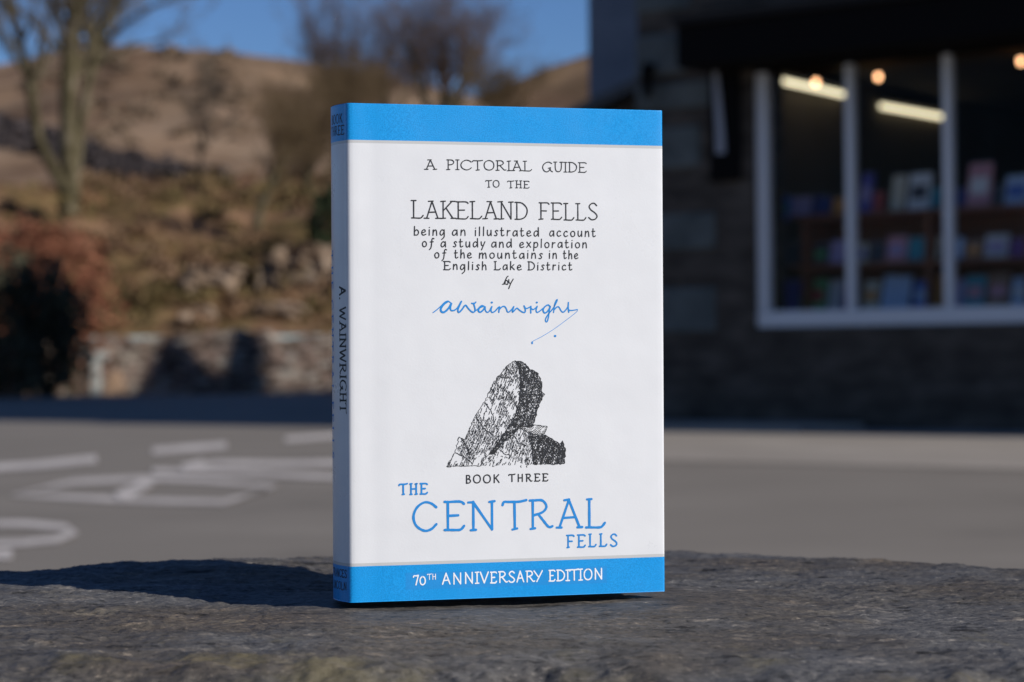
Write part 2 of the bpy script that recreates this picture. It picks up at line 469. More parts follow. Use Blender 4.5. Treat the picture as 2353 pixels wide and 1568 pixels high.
for a in (
    ('indigo book standing in the bottom left corner of the window', 1786, 1834, 643, 0, 'indigo'),
    ('green book with a red panel next to the indigo one', 1838, 1896, 640, 0, 'green', 0, 'red'),
    ('pale grey book right of the green one in the bottom row', 1900, 1930, 642, 0, 'pale grey'),
    ('dark purple book against the first mullion in the bottom row', 1932, 1952, 640, 0, 'purple'),
    ('cream book with an orange panel left of the large pale blue one', 1982, 2016, 644, 0, 'cream', 0, 'orange'),
    ('large pale blue book, tallest of the bottom row in the middle pane', 2022, 2086, 632, 0, 'pale blue', 3),
    ('bright blue book right of the large pale blue one', 2096, 2132, 645, 0, 'blue', 0, 'pale blue'),
    ('orange book against the second mullion in the bottom row', 2142, 2162, 630, 0, 'orange'),
    ('teal book with a pink panel, first in the bottom row of the right pane', 2214, 2260, 632, 0, 'teal', 0, 'pink'),
    ('brown book with a pink panel in the bottom row of the right pane', 2266, 2316, 628, 0, 'brown', 0, 'pink'),
    ('pale blue book at the right edge of the bottom row', 2322, 2362, 636, 0, 'pale blue', 0, 'white'),
    ('charcoal book in the middle row of the left pane', 1800, 1850, 555, 1, 'charcoal'),
    ('grey book with a green panel in the middle row of the left pane', 1868, 1902, 560, 1, 'charcoal', 0, 'green'),
    ('lilac book left of the first mullion in the middle row', 1906, 1940, 552, 1, 'lilac'),
    ('cream book right of the first mullion in the middle row', 1966, 1992, 558, 1, 'cream', 0, 'indigo'),
    ('pink book with a lilac panel in the middle row of the middle pane', 2036, 2082, 542, 1, 'pink', 0, 'lilac'),
    ('teal book between the pink and the cream ones in the middle row', 2086, 2122, 545, 1, 'teal'),
    ('cream book left of the second mullion in the middle row', 2126, 2160, 543, 1, 'cream'),
    ('pale blue book right of the second mullion in the middle row', 2190, 2212, 545, 1, 'pale blue'),
    ('large pale grey book in the middle row of the right pane', 2262, 2316, 538, 1, 'pale grey', 0, 'lilac'),
    ('purple book at the right edge of the middle row', 2322, 2360, 548, 1, 'purple'),
    ('blue book with a teal panel leaning in the top left corner', 1772, 1812, 448, 2, 'blue', 16, 'teal'),
    ('lilac book lying behind the leaning blue one on the top shelf', 1818, 1862, 452, 2, 'lilac'),
    ('navy book right of the lilac one on the top shelf', 1866, 1904, 450, 2, 'navy', 8),
    ('orange book against the first mullion on the top shelf', 1914, 1942, 455, 2, 'orange'),
    ('indigo book with a lilac panel right of the first mullion on the top shelf', 1974, 2002, 395, 2, 'indigo', 0, 'lilac'),
    ('red book in front of the cream stack on the top shelf', 2006, 2030, 440, 2, 'red'),
    ('cream book left of the framed picture on the top shelf', 2046, 2078, 400, 2, 'cream'),
    ('white frame with a dark centre standing on the top shelf', 2086, 2136, 396, 2, 'white', 0, 'charcoal'),
    ('pink book with a white panel, tallest on the top shelf of the right pane', 2222, 2276, 372, 2, 'pink', 0, 'white'),
    ('charcoal book in the middle of the top shelf of the right pane', 2280, 2306, 425, 2, 'charcoal'),
    ('pale blue book with a blue panel at the right edge of the top shelf', 2310, 2362, 402, 2, 'pale blue', 0, 'blue'),
    ('teal book left of the second mullion on the top shelf', 2140, 2158, 430, 2, 'teal'),
    ('navy book right of the second mullion on the top shelf', 2194, 2218, 432, 2, 'navy'),
    ('brown book between the pale blue and the large pale grey ones in the middle row', 2218, 2256, 554, 1, 'brown', 0, 'orange'),
    ('charcoal book left of the pink one in the middle row', 1998, 2030, 556, 1, 'charcoal'),
    ('lilac book right of the second mullion in the bottom row', 2192, 2210, 640, 0, 'lilac'),
    ('thin white book in the middle row of the left pane', 1852, 1865, 558, 1, 'white'),
):
    shop_book(*a)

# ------------------------------------------------------------------ ground, road, forecourt
g = mk('ground', [(-2500, -600, -0.03), (2500, -600, -0.03), (2500, 4000, -0.03), (-2500, 4000, -0.03)], [(0, 1, 2, 3)], M['earth'])
tag(g, kind='structure')
road = mk('road', [(-45, -25, 0), (45, -25, 0), (45, 37, 0), (-45, 37, 0)], [(0, 1, 2, 3)], M['asphalt'])
tag(road, kind='structure')


fc = MB()
fc.box(-2.3, -0.2, -0.9, 2.4, -0.02, 0.05, 0.01)
fc.add([(0.4, -4.6, 0.004), (14, -4.6, 0.004), (14, 0.3, 0.004), (-2.3, 0.3, 0.004), (-2.3, -0.9, 0.004)], [(0, 1, 2, 3, 4)])
tag(fc.build('pavement', M['forecourt'], None, loc=SHOP_O, rz=SHOP_RZ), kind='structure')


def paint(path, width, closed=False):
    """a painted line on the road: path in frame pixels laid on the asphalt, width in pixels of depth"""
    P = [np.array(p, float) for p in path]
    n, v, f = len(P), [], []
    for i, p in enumerate(P):
        q = P[min(i + 1, n - 1)] - P[max(i - 1, 0)]
        if closed: q = P[(i + 1) % n] - P[(i - 1) % n]
        q = q / (np.hypot(*q) + 1e-9)
        nn = np.array([-q[1] * 1.5, q[0]])
        for s in (-.5, .5):
            w = on_z(*(p + nn * width * s), 0.004)
            v.append((w[0], w[1], 0.004))
    for i in range(n if closed else n - 1):
        j = (i + 1) % n
        f.append((2 * i, 2 * j, 2 * j + 1, 2 * i + 1))
    return v, f


for nm, paths in (('painted_dash', [([(-60, 1078), (100, 1067), (222, 1054)], 16, False)]),
                  ('painted_dash', [([(350, 1036), (430, 1030), (520, 1023)], 15, False)]),
                  ('painted_dash', [([(655, 1010), (720, 1005), (830, 997)], 12, False)]),
                  ('painted_letter', [([(30, 1137), (170, 1107), (330, 1099), (470, 1103), (635, 1119), (515, 1154), (330, 1150), (180, 1144)], 12, True),
                                      ([(345, 1104), (318, 1122), (270, 1143)], 24, False)]),
                  ('painted_letter', [([(800, 1063), (640, 1066), (500, 1064), (425, 1074)], 13, False),
                                      ([(350, 1083), (480, 1084), (640, 1092), (800, 1098)], 12, False),
                                      ([(470, 1068), (420, 1082)], 24, False)]),
                  ('painted_letter', [([(-200, 1205), (-60, 1202), (60, 1203), (150, 1211), (172, 1222), (130, 1240), (50, 1247), (-80, 1250), (-210, 1240)], 14, True)]),
                  ('painted_letter', [([(-80, 1276), (28, 1273)], 22, False)])):
    b = MB()
    for i, (p, w, c) in enumerate(paths):
        vv, ff = paint(p, w, c)
        b.add([(x, y, z + 0.002 * i) for x, y, z in vv], ff)
    b.build(nm, M['road_paint'], road)

# ------------------------------------------------------------------ hills and bank
def ridge_z(X, Y, table):
    k = X / Y * F_PX + CX
    xs, ys = zip(*table)
    yr = np.interp(k, xs, ys)
    return 0.5 + (830 - 0.008 * (k - CX) - yr) / F_PX * Y


def sheet(name, x0, x1, y0, y1, nx, ny, fz, mat):
    xs, ys = np.linspace(x0, x1, nx), np.linspace(y0, y1, ny)
    X, Y = np.meshgrid(xs, ys)
    Z = fz(X, Y)
    v = np.stack([X, Y, Z], -1).reshape(-1, 3)
    i = np.arange((ny - 1) * nx).reshape(ny - 1, nx)[:, :-1].ravel()
    f = np.stack([i, i + 1, i + nx + 1, i + nx], 1)
    o = mk(name, v.tolist(), f.tolist(), mat, smooth=True)
    return tag(o, kind='structure')


def bank_z(X, Y):
    X, Y = np.asarray(X, float), np.asarray(Y, float)
    base = np.interp(Y, [35.6, 36.2, 38, 46, 75, 95], [0.9, 1.02, 1.3, 3.9, 6.3, 7.8])
    amp = sstep(36, 40, Y)
    return base + amp * (0.35 * fbm(X * 0.35, Y * 0.35, 3) + 0.14 * fbm(X * 1.6, Y * 1.6, 9))


RIDGE = [(-1400, 330), (-600, 210), (-200, 165), (0, 152), (60, 140), (140, 118), (290, 97), (480, 106), (600, 121), (720, 138), (860, 165), (1000, 200), (1150, 240), (1400, 300), (2600, 420)]
RIDGE2 = [(600, 420), (900, 330), (1050, 230), (1160, 190), (1240, 160), (1357, 122), (1500, 90), (1900, 40), (2700, 60)]


def hill_z(X, Y):
    R = ridge_z(X, np.full_like(Y, 350.0) * np.ones_like(X), RIDGE)
    k = X / Y
    R = ridge_z(k * 350, 350.0 + 0 * Y, RIDGE)
    t = (Y - 80) / 270
    z = 6.6 + (R - 6.6) * np.clip(t, 0, 1) ** 1.08
    z = np.where(Y > 350, R - (Y - 350) * 0.25, z)
    amp = sstep(85, 160, Y) * (1 - 0.75 * sstep(270, 350, Y))
    return z + amp * (2.0 * fbm(X / 45, Y / 45, 21, 3) + 0.3 * fbm(X / 14, Y / 14, 31, 2))


def hill2_z(X, Y):
    k = X / Y
    R = ridge_z(k * 520, 520.0 + 0 * Y, RIDGE2)
    t = np.clip((Y - 330) / 190, 0, 1)
    z = 20 + (R - 20) * t
    return np.where(Y > 520, R - (Y - 520) * 0.3, z) + 1.5 * fbm(X / 40, Y / 40, 41)


def hill_mat(name, stops, scale, s2):
    m, t, b = new_mat(name, 0.95, 0.05)
    tc = t.nodes.new('ShaderNodeTexCoord').outputs['Object']
    a = ramp(t, noise_node(t, tc, scale, 7, 0.65, (1, 0.35, 1.6)), stops)
    k = ramp(t, noise_node(t, tc, s2, 6, 0.6, (1, 0.4, 1)), [(0.40, (0.62, 0.58, 0.55)), (0.60, (1.1, 1.06, 1.03))])
    k2 = ramp(t, noise_node(t, tc, s2 * 3.1, 5, 0.6, (1, 0.5, 1)), [(0.36, (0.72, 0.66, 0.60)), (0.52, (1, 1, 1)), (0.68, (1.14, 1.10, 1.05))])
    t.links.new(mixc(t, 1.0, mixc(t, 1.0, a, k, 'MULTIPLY'), k2, 'MULTIPLY'), b.inputs['Base Color'])
    return m


M['bank'] = hill_mat('bank_grass', [(0.25, (0.105, 0.058, 0.032)), (0.40, (0.185, 0.112, 0.06)), (0.50, (0.165, 0.125, 0.056)), (0.58, (0.225, 0.138, 0.082)), (0.72, (0.30, 0.205, 0.138))], 0.45, 1.4)
M['hill'] = hill_mat('bracken_hill', [(0.25, (0.17, 0.105, 0.065)), (0.45, (0.23, 0.155, 0.10)), (0.58, (0.275, 0.20, 0.135)), (0.75, (0.29, 0.18, 0.13))], 0.03, 0.05)
M['hill2'] = hill_mat('far_bracken_hill', [(0.3, (0.18, 0.115, 0.075)), (0.5, (0.25, 0.17, 0.10)), (0.7, (0.29, 0.175, 0.115))], 0.02, 0.05)
sheet('bank', -45, 30, 35.9, 95, 260, 200, bank_z, M['bank'])
sheet('hill', -190, 120, 78, 430, 200, 200, hill_z, M['hill'])
sheet('far_hill', -40, 240, 330, 640, 90, 90, hill2_z, M['hill2'])

# ------------------------------------------------------------------ roadside stone wall
m, t, b = new_mat('rubble_wall', 0.9, 0.15)
tc = t.nodes.new('ShaderNodeTexCoord').outputs['Object']
mp = t.nodes.new('ShaderNodeMapping')
mp.inputs['Scale'].default_value = (7.0, 1.2, 13.5)
t.links.new(tc, mp.inputs[0])
vo = t.nodes.new('ShaderNodeTexVoronoi')
t.links.new(mp.outputs[0], vo.inputs['Vector'])
vo.inputs['Scale'].default_value = 1.0
ve = t.nodes.new('ShaderNodeTexVoronoi')
ve.feature = 'DISTANCE_TO_EDGE'
t.links.new(mp.outputs[0], ve.inputs['Vector'])
sp = t.nodes.new('ShaderNodeSeparateColor')
t.links.new(vo.outputs['Color'], sp.inputs[0])
col = ramp(t, sp.outputs[0], [(0.0, (0.10, 0.07, 0.055)), (0.35, (0.24, 0.175, 0.135)), (0.6, (0.36, 0.25, 0.20)), (0.8, (0.46, 0.385, 0.31)), (1.0, (0.54, 0.48, 0.41))])
gap = ramp(t, ve.outputs['Distance'], [(0.0, (0.18, 0.17, 0.16)), (0.09, (1, 1, 1))])
t.links.new(mixc(t, 1.0, col, gap, 'MULTIPLY'), b.inputs['Base Color'])
bump(t, b, ve.outputs['Distance'], 0.8, 0.05)
M['rubble'] = m
nx, nz = 260, 14
v, f = [], []
xs = np.linspace(-16, 9, nx)
top = 1.0 + 0.07 * fbm(xs * 1.1, xs * 0, 5) + 0.035 * fbm(xs * 4, xs * 0, 6)
prof = [(0, 0.0, 0)] + [(i / (nz - 1), 0.02 + 0.10 * i / (nz - 1), 1) for i in range(nz)] + [(1, 0.55, 0), (0, 0.6, 0)]
for (tz, dy, w) in prof:
    off = 0.045 * fbm(xs * 3.6, np.full(nx, tz * 7.0), 12) * w
    for i in range(nx): v.append((xs[i], dy - off[i], top[i] * tz))
for r in range(len(prof) - 1):
    f += [(r * nx + i, r * nx + i + 1, (r + 1) * nx + i + 1, (r + 1) * nx + i) for i in range(nx - 1)]
w = mk('stone_wall', v, f, M['rubble'], loc=(0, 35.3, 0))
tag(w, 'rubble stone wall along the far side of the road below the rocky bank', 'wall')

p = at(220, 905, 34.6)
post = empty('stone_post', (p[0], 34.6, 0))
tag(post, 'pale T-shaped stone post in front of the rubble wall by the dark bush', 'post')
MB().box(-0.075, 0.075, -0.06, 0.06, -0.02, 0.56, 0.012).build('shaft', M['pale_stone'], post)
MB().box(-0.21, 0.20, -0.08, 0.08, 0.56, 0.70, 0.03).build('cap', M['pale_stone'], post)
p = at(266, 905, 34.9)
b = MB()
b.prism([(-0.13, -0.02), (0.13, -0.02), (0.12, 0.22), (0.07, 0.36), (-0.03, 0.40), (-0.10, 0.30)], -0.08, 0.08)
tag(b.build('marker_stone', M['tan_stone'], loc=(p[0], 34.9, 0)), 'low tan marker stone standing right of the pale T-shaped post', 'stone')


# ------------------------------------------------------------------ outcrops on the bank
def outcrop(label, px, py, Y, sx, sy, sz, seed):
    p = at(px, py, Y)
    n, mm = 40, 22
    vv, ff = [], []
    for j in range(mm + 1):
        th = math.pi * j / mm
        for i in range(n):
            ph = 6.28319 * i / n
            d = np.array([math.sin(th) * math.cos(ph), math.sin(th) * math.sin(ph), math.cos(th)])
            s = np.sign(d) * np.abs(d) ** 0.62
            r = 1 + 0.28 * float(fbm(d[0] * 1.9 + seed, d[2] * 1.9 + d[1] * 1.3, seed)) + 0.10 * float(fbm(d[0] * 6 + seed, d[2] * 6 + d[1] * 4, seed + 3))
            vv.append((s[0] * sx * r, s[1] * sy * r, s[2] * sz * r))
    for j in range(mm):
        ff += [(j * n + i, j * n + (i + 1) % n, (j + 1) * n + (i + 1) % n, (j + 1) * n + i) for i in range(n)]
    o = mk('rock_outcrop', vv, ff, M['rock'], loc=(p[0], Y, p[2]))
    tag(o, label, 'rock', 'rock outcrops on the bank')


outcrop('broad tan rock face on the bank, nearest the spine of the book', 705, 650, 40.5, 0.75, 1.2, 0.62, 3)
outcrop('low pale rock just above the wall, lowest on the bank', 460, 725, 37.6, 0.30, 0.4, 0.13, 7)
outcrop('tan rock in the middle of the bank', 500, 655, 40.0, 0.55, 0.8, 0.30, 11)
outcrop('greyish white rock just above the wall, nearer the book than the low pale one', 640, 716, 37.8, 0.42, 0.4, 0.14, 23)


# ------------------------------------------------------------------ leafy things
def leaves(n, seed, fn, size):
    r = np.random.default_rng(seed)
    v, f = [], []
    P = fn(r, n)
    a, b_ = r.normal(size=(n, 3)), r.normal(size=(n, 3))
    a /= np.linalg.norm(a, axis=1)[:, None]
    b_ -= a * (a * b_).sum(1)[:, None]
    b_ /= np.linalg.norm(b_, axis=1)[:, None]
    s = size * r.uniform(0.6, 1.4, n)[:, None]
    q = np.stack([P - a * s, P + b_ * s * 0.55, P + a * s, P - b_ * s * 0.55], 1).reshape(-1, 3)
    f = np.arange(4 * n).reshape(n, 4)
    return q, f


def lump_fn(rx, ry, h, seed, flat=False):
    def fn(r, n):
        out = []
        while len(out) < n:
            d = r.normal(size=3)
            d /= np.linalg.norm(d)
            d[2] = abs(d[2])
            k = 0.72 + 0.28 * r.random() ** 0.4
            R = 1 + 0.22 * float(fbm(d[0] * 2.2 + seed, d[1] * 2.2 + d[2] * 2.5, seed))
            if r.random() < 0.15: k *= r.random()
            if flat: d = np.sign(d) * np.abs(d) ** 0.5
            out.append((d[0] * rx * k * R, d[1] * ry * k * R, d[2] * h * k * R))
        return np.array(out)
    return fn


def shrub(name, label, cat, loc, rx, ry, h, n, size, mat, seed, flat=False, group=None):
    root = empty(name, loc)
    tag(root, label, cat, group)
    v, f = leaves(n, seed, lump_fn(rx, ry, h, seed, flat), size)
    mk('foliage', v.tolist(), f.tolist(), mat, root)
    b = MB()
    r = random.Random(seed)
    for i in range(7):
        a = r.uniform(0, 6.28)
        b.tube((0.1 * math.cos(a), 0.1 * math.sin(a), -0.15), (rx * 0.6 * math.cos(a), ry * 0.6 * math.sin(a), h * 0.75), 0.035, 0.01, 5)
    b.build('stem', M['twig'], root)
    return root


shrub('hedge', 'tall copper beech hedge with dead red-brown leaves at the left edge', 'hedge', (-9.0, 35.1, 0), 2.35, 0.8, 2.95, 12000, 0.05, M['beech'], 5, True)
shrub('evergreen_bush', 'near-black evergreen bush in shade below the copper hedge', 'bush', (-8.25, 33.0, 0), 1.62, 0.9, 2.1, 7000, 0.065, M['evergreen'], 8, True)
shrub('evergreen_bush', 'small dark evergreen bush just left of the pale T-shaped post', 'bush', (-7.35, 34.3, 0), 0.42, 0.45, 1.4, 2000, 0.06, M['evergreen'], 18, True)
p = at(760, 650, 41.5)
shrub('ivy_bush', 'dark green ivy bush showing beside the spine of the book', 'bush', (p[0], 41.5, float(bank_z(p[0], 41.5)) - 0.1), 0.45, 0.5, 1.35, 1800, 0.06, M['ivy'], 28)

# undergrowth: one mass
rg = np.random.default_rng(77)
vv, ff, nn = [], [], 0
for i in range(560):
    X = rg.uniform(-11.5, 4)
    Y = 36.6 + 14 * rg.random() ** 1.2 if i < 420 else rg.uniform(50, 76)
    z = float(bank_z(X, Y))
    s = rg.uniform(0.2, 0.55) * (1.0 if Y < 50 else 1.7)
    if fbm(X * 0.5, Y * 0.5, 55) < -0.1 and Y < 50: continue
    v, f = leaves(70, i, lump_fn(s, s, s * rg.uniform(0.5, 1.1), i % 50), 0.075 * (1 if Y < 50 else 1.6))
    vv.append(v + np.array([X, Y, z - 0.05]))
    ff.append(f + nn)
    nn += len(v)
o = mk('undergrowth', np.concatenate(vv).tolist(), np.concatenate(ff).tolist(), M['scrub'])
tag(o, 'brown and olive winter scrub covering the rocky bank', 'undergrowth', kind='stuff')


# ------------------------------------------------------------------ leafless trees
class Tree:
    def __init__(s, seed):
        s.r = random.Random(seed)
        s.limb, s.twig = [], []

    def seg(s, a, b, r0, r1):
        (s.limb if r0 > 0.03 else s.twig).append((a, b, r0, r1))

    def grow(s, p, d, ln, r, lvl, maxl, spread, nch, droop=0.0):
        R = s.r
        n = 4 if lvl < 2 else 3
        pts = [p]
        for i in range(n):
            d = (d + Vector((R.uniform(-1, 1), R.uniform(-1, 1), R.uniform(-.6, 1) - droop)) * (0.16 + 0.05 * lvl)).normalized()
            q = p + d * (ln / n)
            s.seg(p, q, r * (1 - 0.55 * i / n), r * (1 - 0.55 * (i + 1) / n))
            p = q
            pts.append(p)
        if lvl < maxl:
            for k in range(nch[lvl]):
                tt = R.uniform(0.3, 1.0)
                b = pts[min(n, max(1, int(round(tt * n))))]
                ax = Vector((R.uniform(-1, 1), R.uniform(-1, 1), R.uniform(-.5, .9)))
                nd = (d + ax * spread).normalized()
                s.grow(b, nd, ln * R.uniform(0.5, 0.78), max(r * R.uniform(0.38, 0.55), 0.0045), lvl + 1, maxl, spread, nch, droop)

    def path(s, pts, r0, r1, nch, spread=0.9, first=0.35, ln=0.35, maxl=4):
        P = [Vector(p) for p in pts]
        n = len(P) - 1
        L = sum((P[i + 1] - P[i]).length for i in range(n))
        for i in range(n):
            ra, rb = r0 + (r1 - r0) * i / n, r0 + (r1 - r0) * (i + 1) / n
            s.seg(P[i], P[i + 1], ra, rb)
            for k in range(nch[0]):
                tt = (i + s.r.random()) / n
                if tt < first: continue
                b = P[i].lerp(P[i + 1], tt * n - i)
                d = ((P[i + 1] - P[i]).normalized() + Vector((s.r.uniform(-1, 1), s.r.uniform(-1, 1), s.r.uniform(-.3, .6))) * spread).normalized()
                s.grow(b, d, L * ln * s.r.uniform(.7, 1.2), (ra + rb) * 0.22, 1, maxl, spread, nch)

    @staticmethod
    def mesh(name, segs, mat, parent, n):
        v, f = [], []
        for (a, b, r0, r1) in segs:
            w = (b - a)
            if w.length < 1e-6: continue
            w.normalize()
            u = w.orthogonal().normalized()
            x = w.cross(u)
            k = len(v)
            for p, r in ((a, r0), (b, r1)):
                for i in range(n):
                    c, s_ = math.cos(6.28319 * i / n), math.sin(6.28319 * i / n)
                    v.append(p + (u * c + x * s_) * r)
            f += [(k + i, k + (i + 1) % n, k + n + (i + 1) % n, k + n + i) for i in range(n)]
        return mk(name, v, f, mat, parent, True)

    def build(s, label, loc, mat, group='leafless trees'):
        root = empty('bare_tree', loc)
        tag(root, label, 'tree', group)
        Tree.mesh('trunk', s.limb, M['bark'], root, 8)
        Tree.mesh('crown', s.twig, mat, root, 3)
        return root


def rel(base, pts, Y):
    """frame pixels at depth Y as offsets from the tree's base; third value shifts in depth"""
    out = []
    for q in pts:
        p = at(q[0], q[1], Y + (q[2] if len(q) > 2 else 0))
        out.append((p[0] - base[0], p[1] - base[1], p[2] - base[2]))
    return out


Y = 45.0
base = at(160, 492, Y)
T = Tree(11)
T.path(rel(base, [(158, 505), (160, 440), (158, 330), (156, 200), (162, 90), (172, -20), (185, -180), (190, -420)], Y), 0.235, 0.10, [6, 4, 4, 4], 0.95, 0.42, 0.24)
T.path(rel(base, [(156, 455), (128, 400, -.2), (88, 320, -.5), (72, 220, -.8), (58, 130, -1), (30, 40, -1.3), (-10, -90, -1.6), (-60, -250, -2)], Y), 0.135, 0.06, [5, 4, 4, 4], 0.9, 0.4, 0.26)
T.path(rel(base, [(164, 440), (178, 370, .3), (186, 290, .5), (205, 180, .6), (222, 110, .8), (250, 30, 1), (300, -120, 1.2), (330, -300, 1.5)], Y), 0.11, 0.05, [5, 4, 4, 4], 0.9, 0.35, 0.28)
T.path(rel(base, [(225, 110, .8), (280, 60, .6), (340, 20, .2), (420, -10, 0), (520, -20, 0)], Y), 0.05, 0.02, [4, 3, 4, 4], 0.8, 0.2, 0.25, 3)
T.path(rel(base, [(215, 150, .8), (290, 110, 1), (370, 92, 1.4), (450, 60, 1.6)], Y), 0.04, 0.015, [4, 3, 4, 4], 0.8, 0.1, 0.25, 3)
T.build('big three-stemmed leafless tree on the bank at the left', tuple(base), M['twig'])


def lone_tree(label, px, py_base, py_top, Y, width, seed, mat, lean=0, stems=1, nch=(5, 4, 4, 4), r=0.16, dens=4, ln=0.42, offk=0.25):
    base = at(px, py_base, Y)
    H = at(px, py_top, Y)[2] - base[2]
    T = Tree(seed)
    R = random.Random(seed)
    for s in range(stems):
        a = s * 6.28 / max(stems - 1, 1) + R.uniform(-.5, .5)
        off = offk * H * (s > 0)
        pts = [(0, 0, -0.3)]
        for i in range(1, 7):
            tt = i / 6
            pts.append((lean * tt + off * tt * math.cos(a) + R.uniform(-.05, .05) * H * .5, off * tt * math.sin(a), H * 0.80 * tt))
        T.path(pts, r, r * 0.25, list(nch), width, 0.3, ln, dens)
    return T.build(label, tuple(base), mat)


lone_tree('purple-brown leafless tree with a broad crown behind the top of the book', 1010, 330, 40, 62, 1.0, 31, M['twig_purple'], 0.2, 6, (3, 4, 4, 4), 0.11, ln=0.40, offk=0.34)
lone_tree('wide reddish leafless tree between the slim one and the broad crown', 890, 330, 110, 66, 1.0, 51, M['twig_purple'], 0.0, 4, (3, 4, 4, 4), 0.08, ln=0.42, offk=0.28)
lone_tree('slim leafless tree left of the broad purple-brown crown', 775, 330, 60, 63, 0.6, 33, M['twig_purple'], 0.0, 3, (3, 4, 4, 4), 0.09, offk=0.16)
lone_tree('leaning brown thicket tree in the middle of the bank', 585, 500, 300, 44, 0.95, 35, M['twig_brown'], 0.7, 1, (5, 4, 4, 3), 0.10, ln=0.5)
lone_tree('low bushy brown tree close to the spine of the book', 705, 470, 250, 50, 0.95, 37, M['twig_brown'], 0.2, 4, (4, 4, 4, 3), 0.07, offk=0.4)
lone_tree('low brown tree just left of the right-hand hill', 1140, 330, 190, 58, 1.0, 39, M['twig_brown'], 0.2, 4, (3, 4, 4, 4), 0.07, offk=0.4)
lone_tree('short brown tree under the slim leafless tree', 830, 330, 190, 56, 1.0, 43, M['twig_brown'], -0.2, 4, (3, 4, 4, 4), 0.07, offk=0.4)
lone_tree('thin grey leafless sapling between the big tree and the brown thicket', 455, 420, 190, 66, 0.7, 47, M['twig'], 0.3, 1, (4, 4, 4, 3), 0.06)

# dark clumps standing in for a hill shadow, red bracken and brown scrub on the hillside
def on_hill(px, py):
    Ys = np.arange(82, 345, 1.5)
    d = fw + (px - CX) / F_PX * rt - (py - CY) / F_PX * up
    P = CAM[None, :] + d[None, :] * (Ys / d[1])[:, None]
    hit = np.nonzero(P[:, 2] < hill_z(P[:, 0], Ys))[0]
    return P[hit[0]] if len(hit) else None


def hillside(name, label, spots, seed, n, leaf, mat):
    r_ = np.random.default_rng(seed)
    vv, ff, nn = [], [], 0
    for i, (px, py, h) in enumerate(spots):
        p = on_hill(px, py)
        if p is None: continue
        s = p[1] / 130.0
        v, f = leaves(n, seed * 1000 + i, lump_fn(h * .75 * s, h * .75 * s, h * s, i % 40), leaf * s)
        vv.append(v + p - np.array([0, 0, 0.25 * s]))
        ff.append(f + nn)
        nn += len(v)
    o = mk(name, np.concatenate(vv).tolist(), np.concatenate(ff).tolist(), mat)
    return tag(o, label, name.replace('_', ' ').split()[-1], kind='stuff')


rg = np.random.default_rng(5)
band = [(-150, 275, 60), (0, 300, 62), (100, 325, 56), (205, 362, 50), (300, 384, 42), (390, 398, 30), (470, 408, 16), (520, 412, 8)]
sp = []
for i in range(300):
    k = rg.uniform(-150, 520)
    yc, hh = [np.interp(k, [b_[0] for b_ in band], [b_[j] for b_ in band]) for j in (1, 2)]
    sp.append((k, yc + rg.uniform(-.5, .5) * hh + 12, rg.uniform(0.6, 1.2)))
hillside('hillside_shade', 'dark band of clumps standing in for a shadow across the lower hillside', sp, 7, 46, 0.26, M['shade_far'])
sp = [(rg.uniform(140, 760), rg.uniform(402, 470), rg.uniform(0.3, 0.7)) for i in range(230)]
hillside('red_bracken', 'red-brown bracken along the foot of the hill', sp, 8, 46, 0.16, M['bracken'])
sp = []
while len(sp) < 130:
    x, y = rg.uniform(-60, 900), rg.uniform(110, 400)
    if fbm(x / 130, y / 70, 66) > 0.1: sp.append((x, y, rg.uniform(0.4, 0.9)))
hillside('hillside_scrub', 'scattered brown scrub over the upper hillside', sp, 9, 40, 0.26, M['hill_scrub'])

# ------------------------------------------------------------------ pose of the book
BW, BH, BT = 0.1184, 0.177, 0.026
R_ = np.array([[0.9662782, 0.00522663, -0.25744733], [-0.00449613, 0.99998402, 0.00342607], [0.25746113, -0.00215302, 0.96628626]])
T_ = np.array([-0.00127855, 0.00390048, 0.78022575])


def cv_dir(c): return c[0] * rt - c[1] * up + c[2] * fw


bx, bz, by = cv_dir(R_[:, 0]), -cv_dir(R_[:, 1]), cv_dir(R_[:, 2])
bo = CAM + cv_dir(R_ @ np.array([-BW / 2, BH / 2, 0]) + T_)
BOOK_M = Matrix(((bx[0], by[0], bz[0], bo[0]), (bx[1], by[1], bz[1], bo[1]), (bx[2], by[2], bz[2], bo[2]), (0, 0, 0, 1)))
BL, BR = bo, bo + bx * BW

# ------------------------------------------------------------------ low wall with the slate coping the book stands on
def coping_base(X, Y):
    t = (X - BL[0]) / (BR[0] - BL[0])
    z = BL[2] - 0.0006 + (BR[2] - 0.0024 - BL[2] + 0.0006) * np.clip(t, -0.6, 1.6)
    return z


FAR = [(-900, 1335), (-300, 1322), (0, 1309), (150, 1304), (300, 1297), (520, 1287), (750, 1276), (1000, 1262), (1250, 1250), (1530, 1239), (1680, 1243), (1787, 1251), (2007, 1265), (2200, 1279), (2353, 1291), (2700, 1318), (3300, 1360)]
fp = np.array([on_z(px, py, BL[2] - 0.002)[:2] for px, py in FAR])
nearp = np.array([on_z(px, py, BL[2] - 0.006)[:2] for px, py in ((-2600, 1556), (0, 1556), (700, 1562), (1050, 1552), (1230, 1536), (1330, 1546), (1500, 1556), (1800, 1572), (2200, 1566), (2353, 1556), (5000, 1556))])


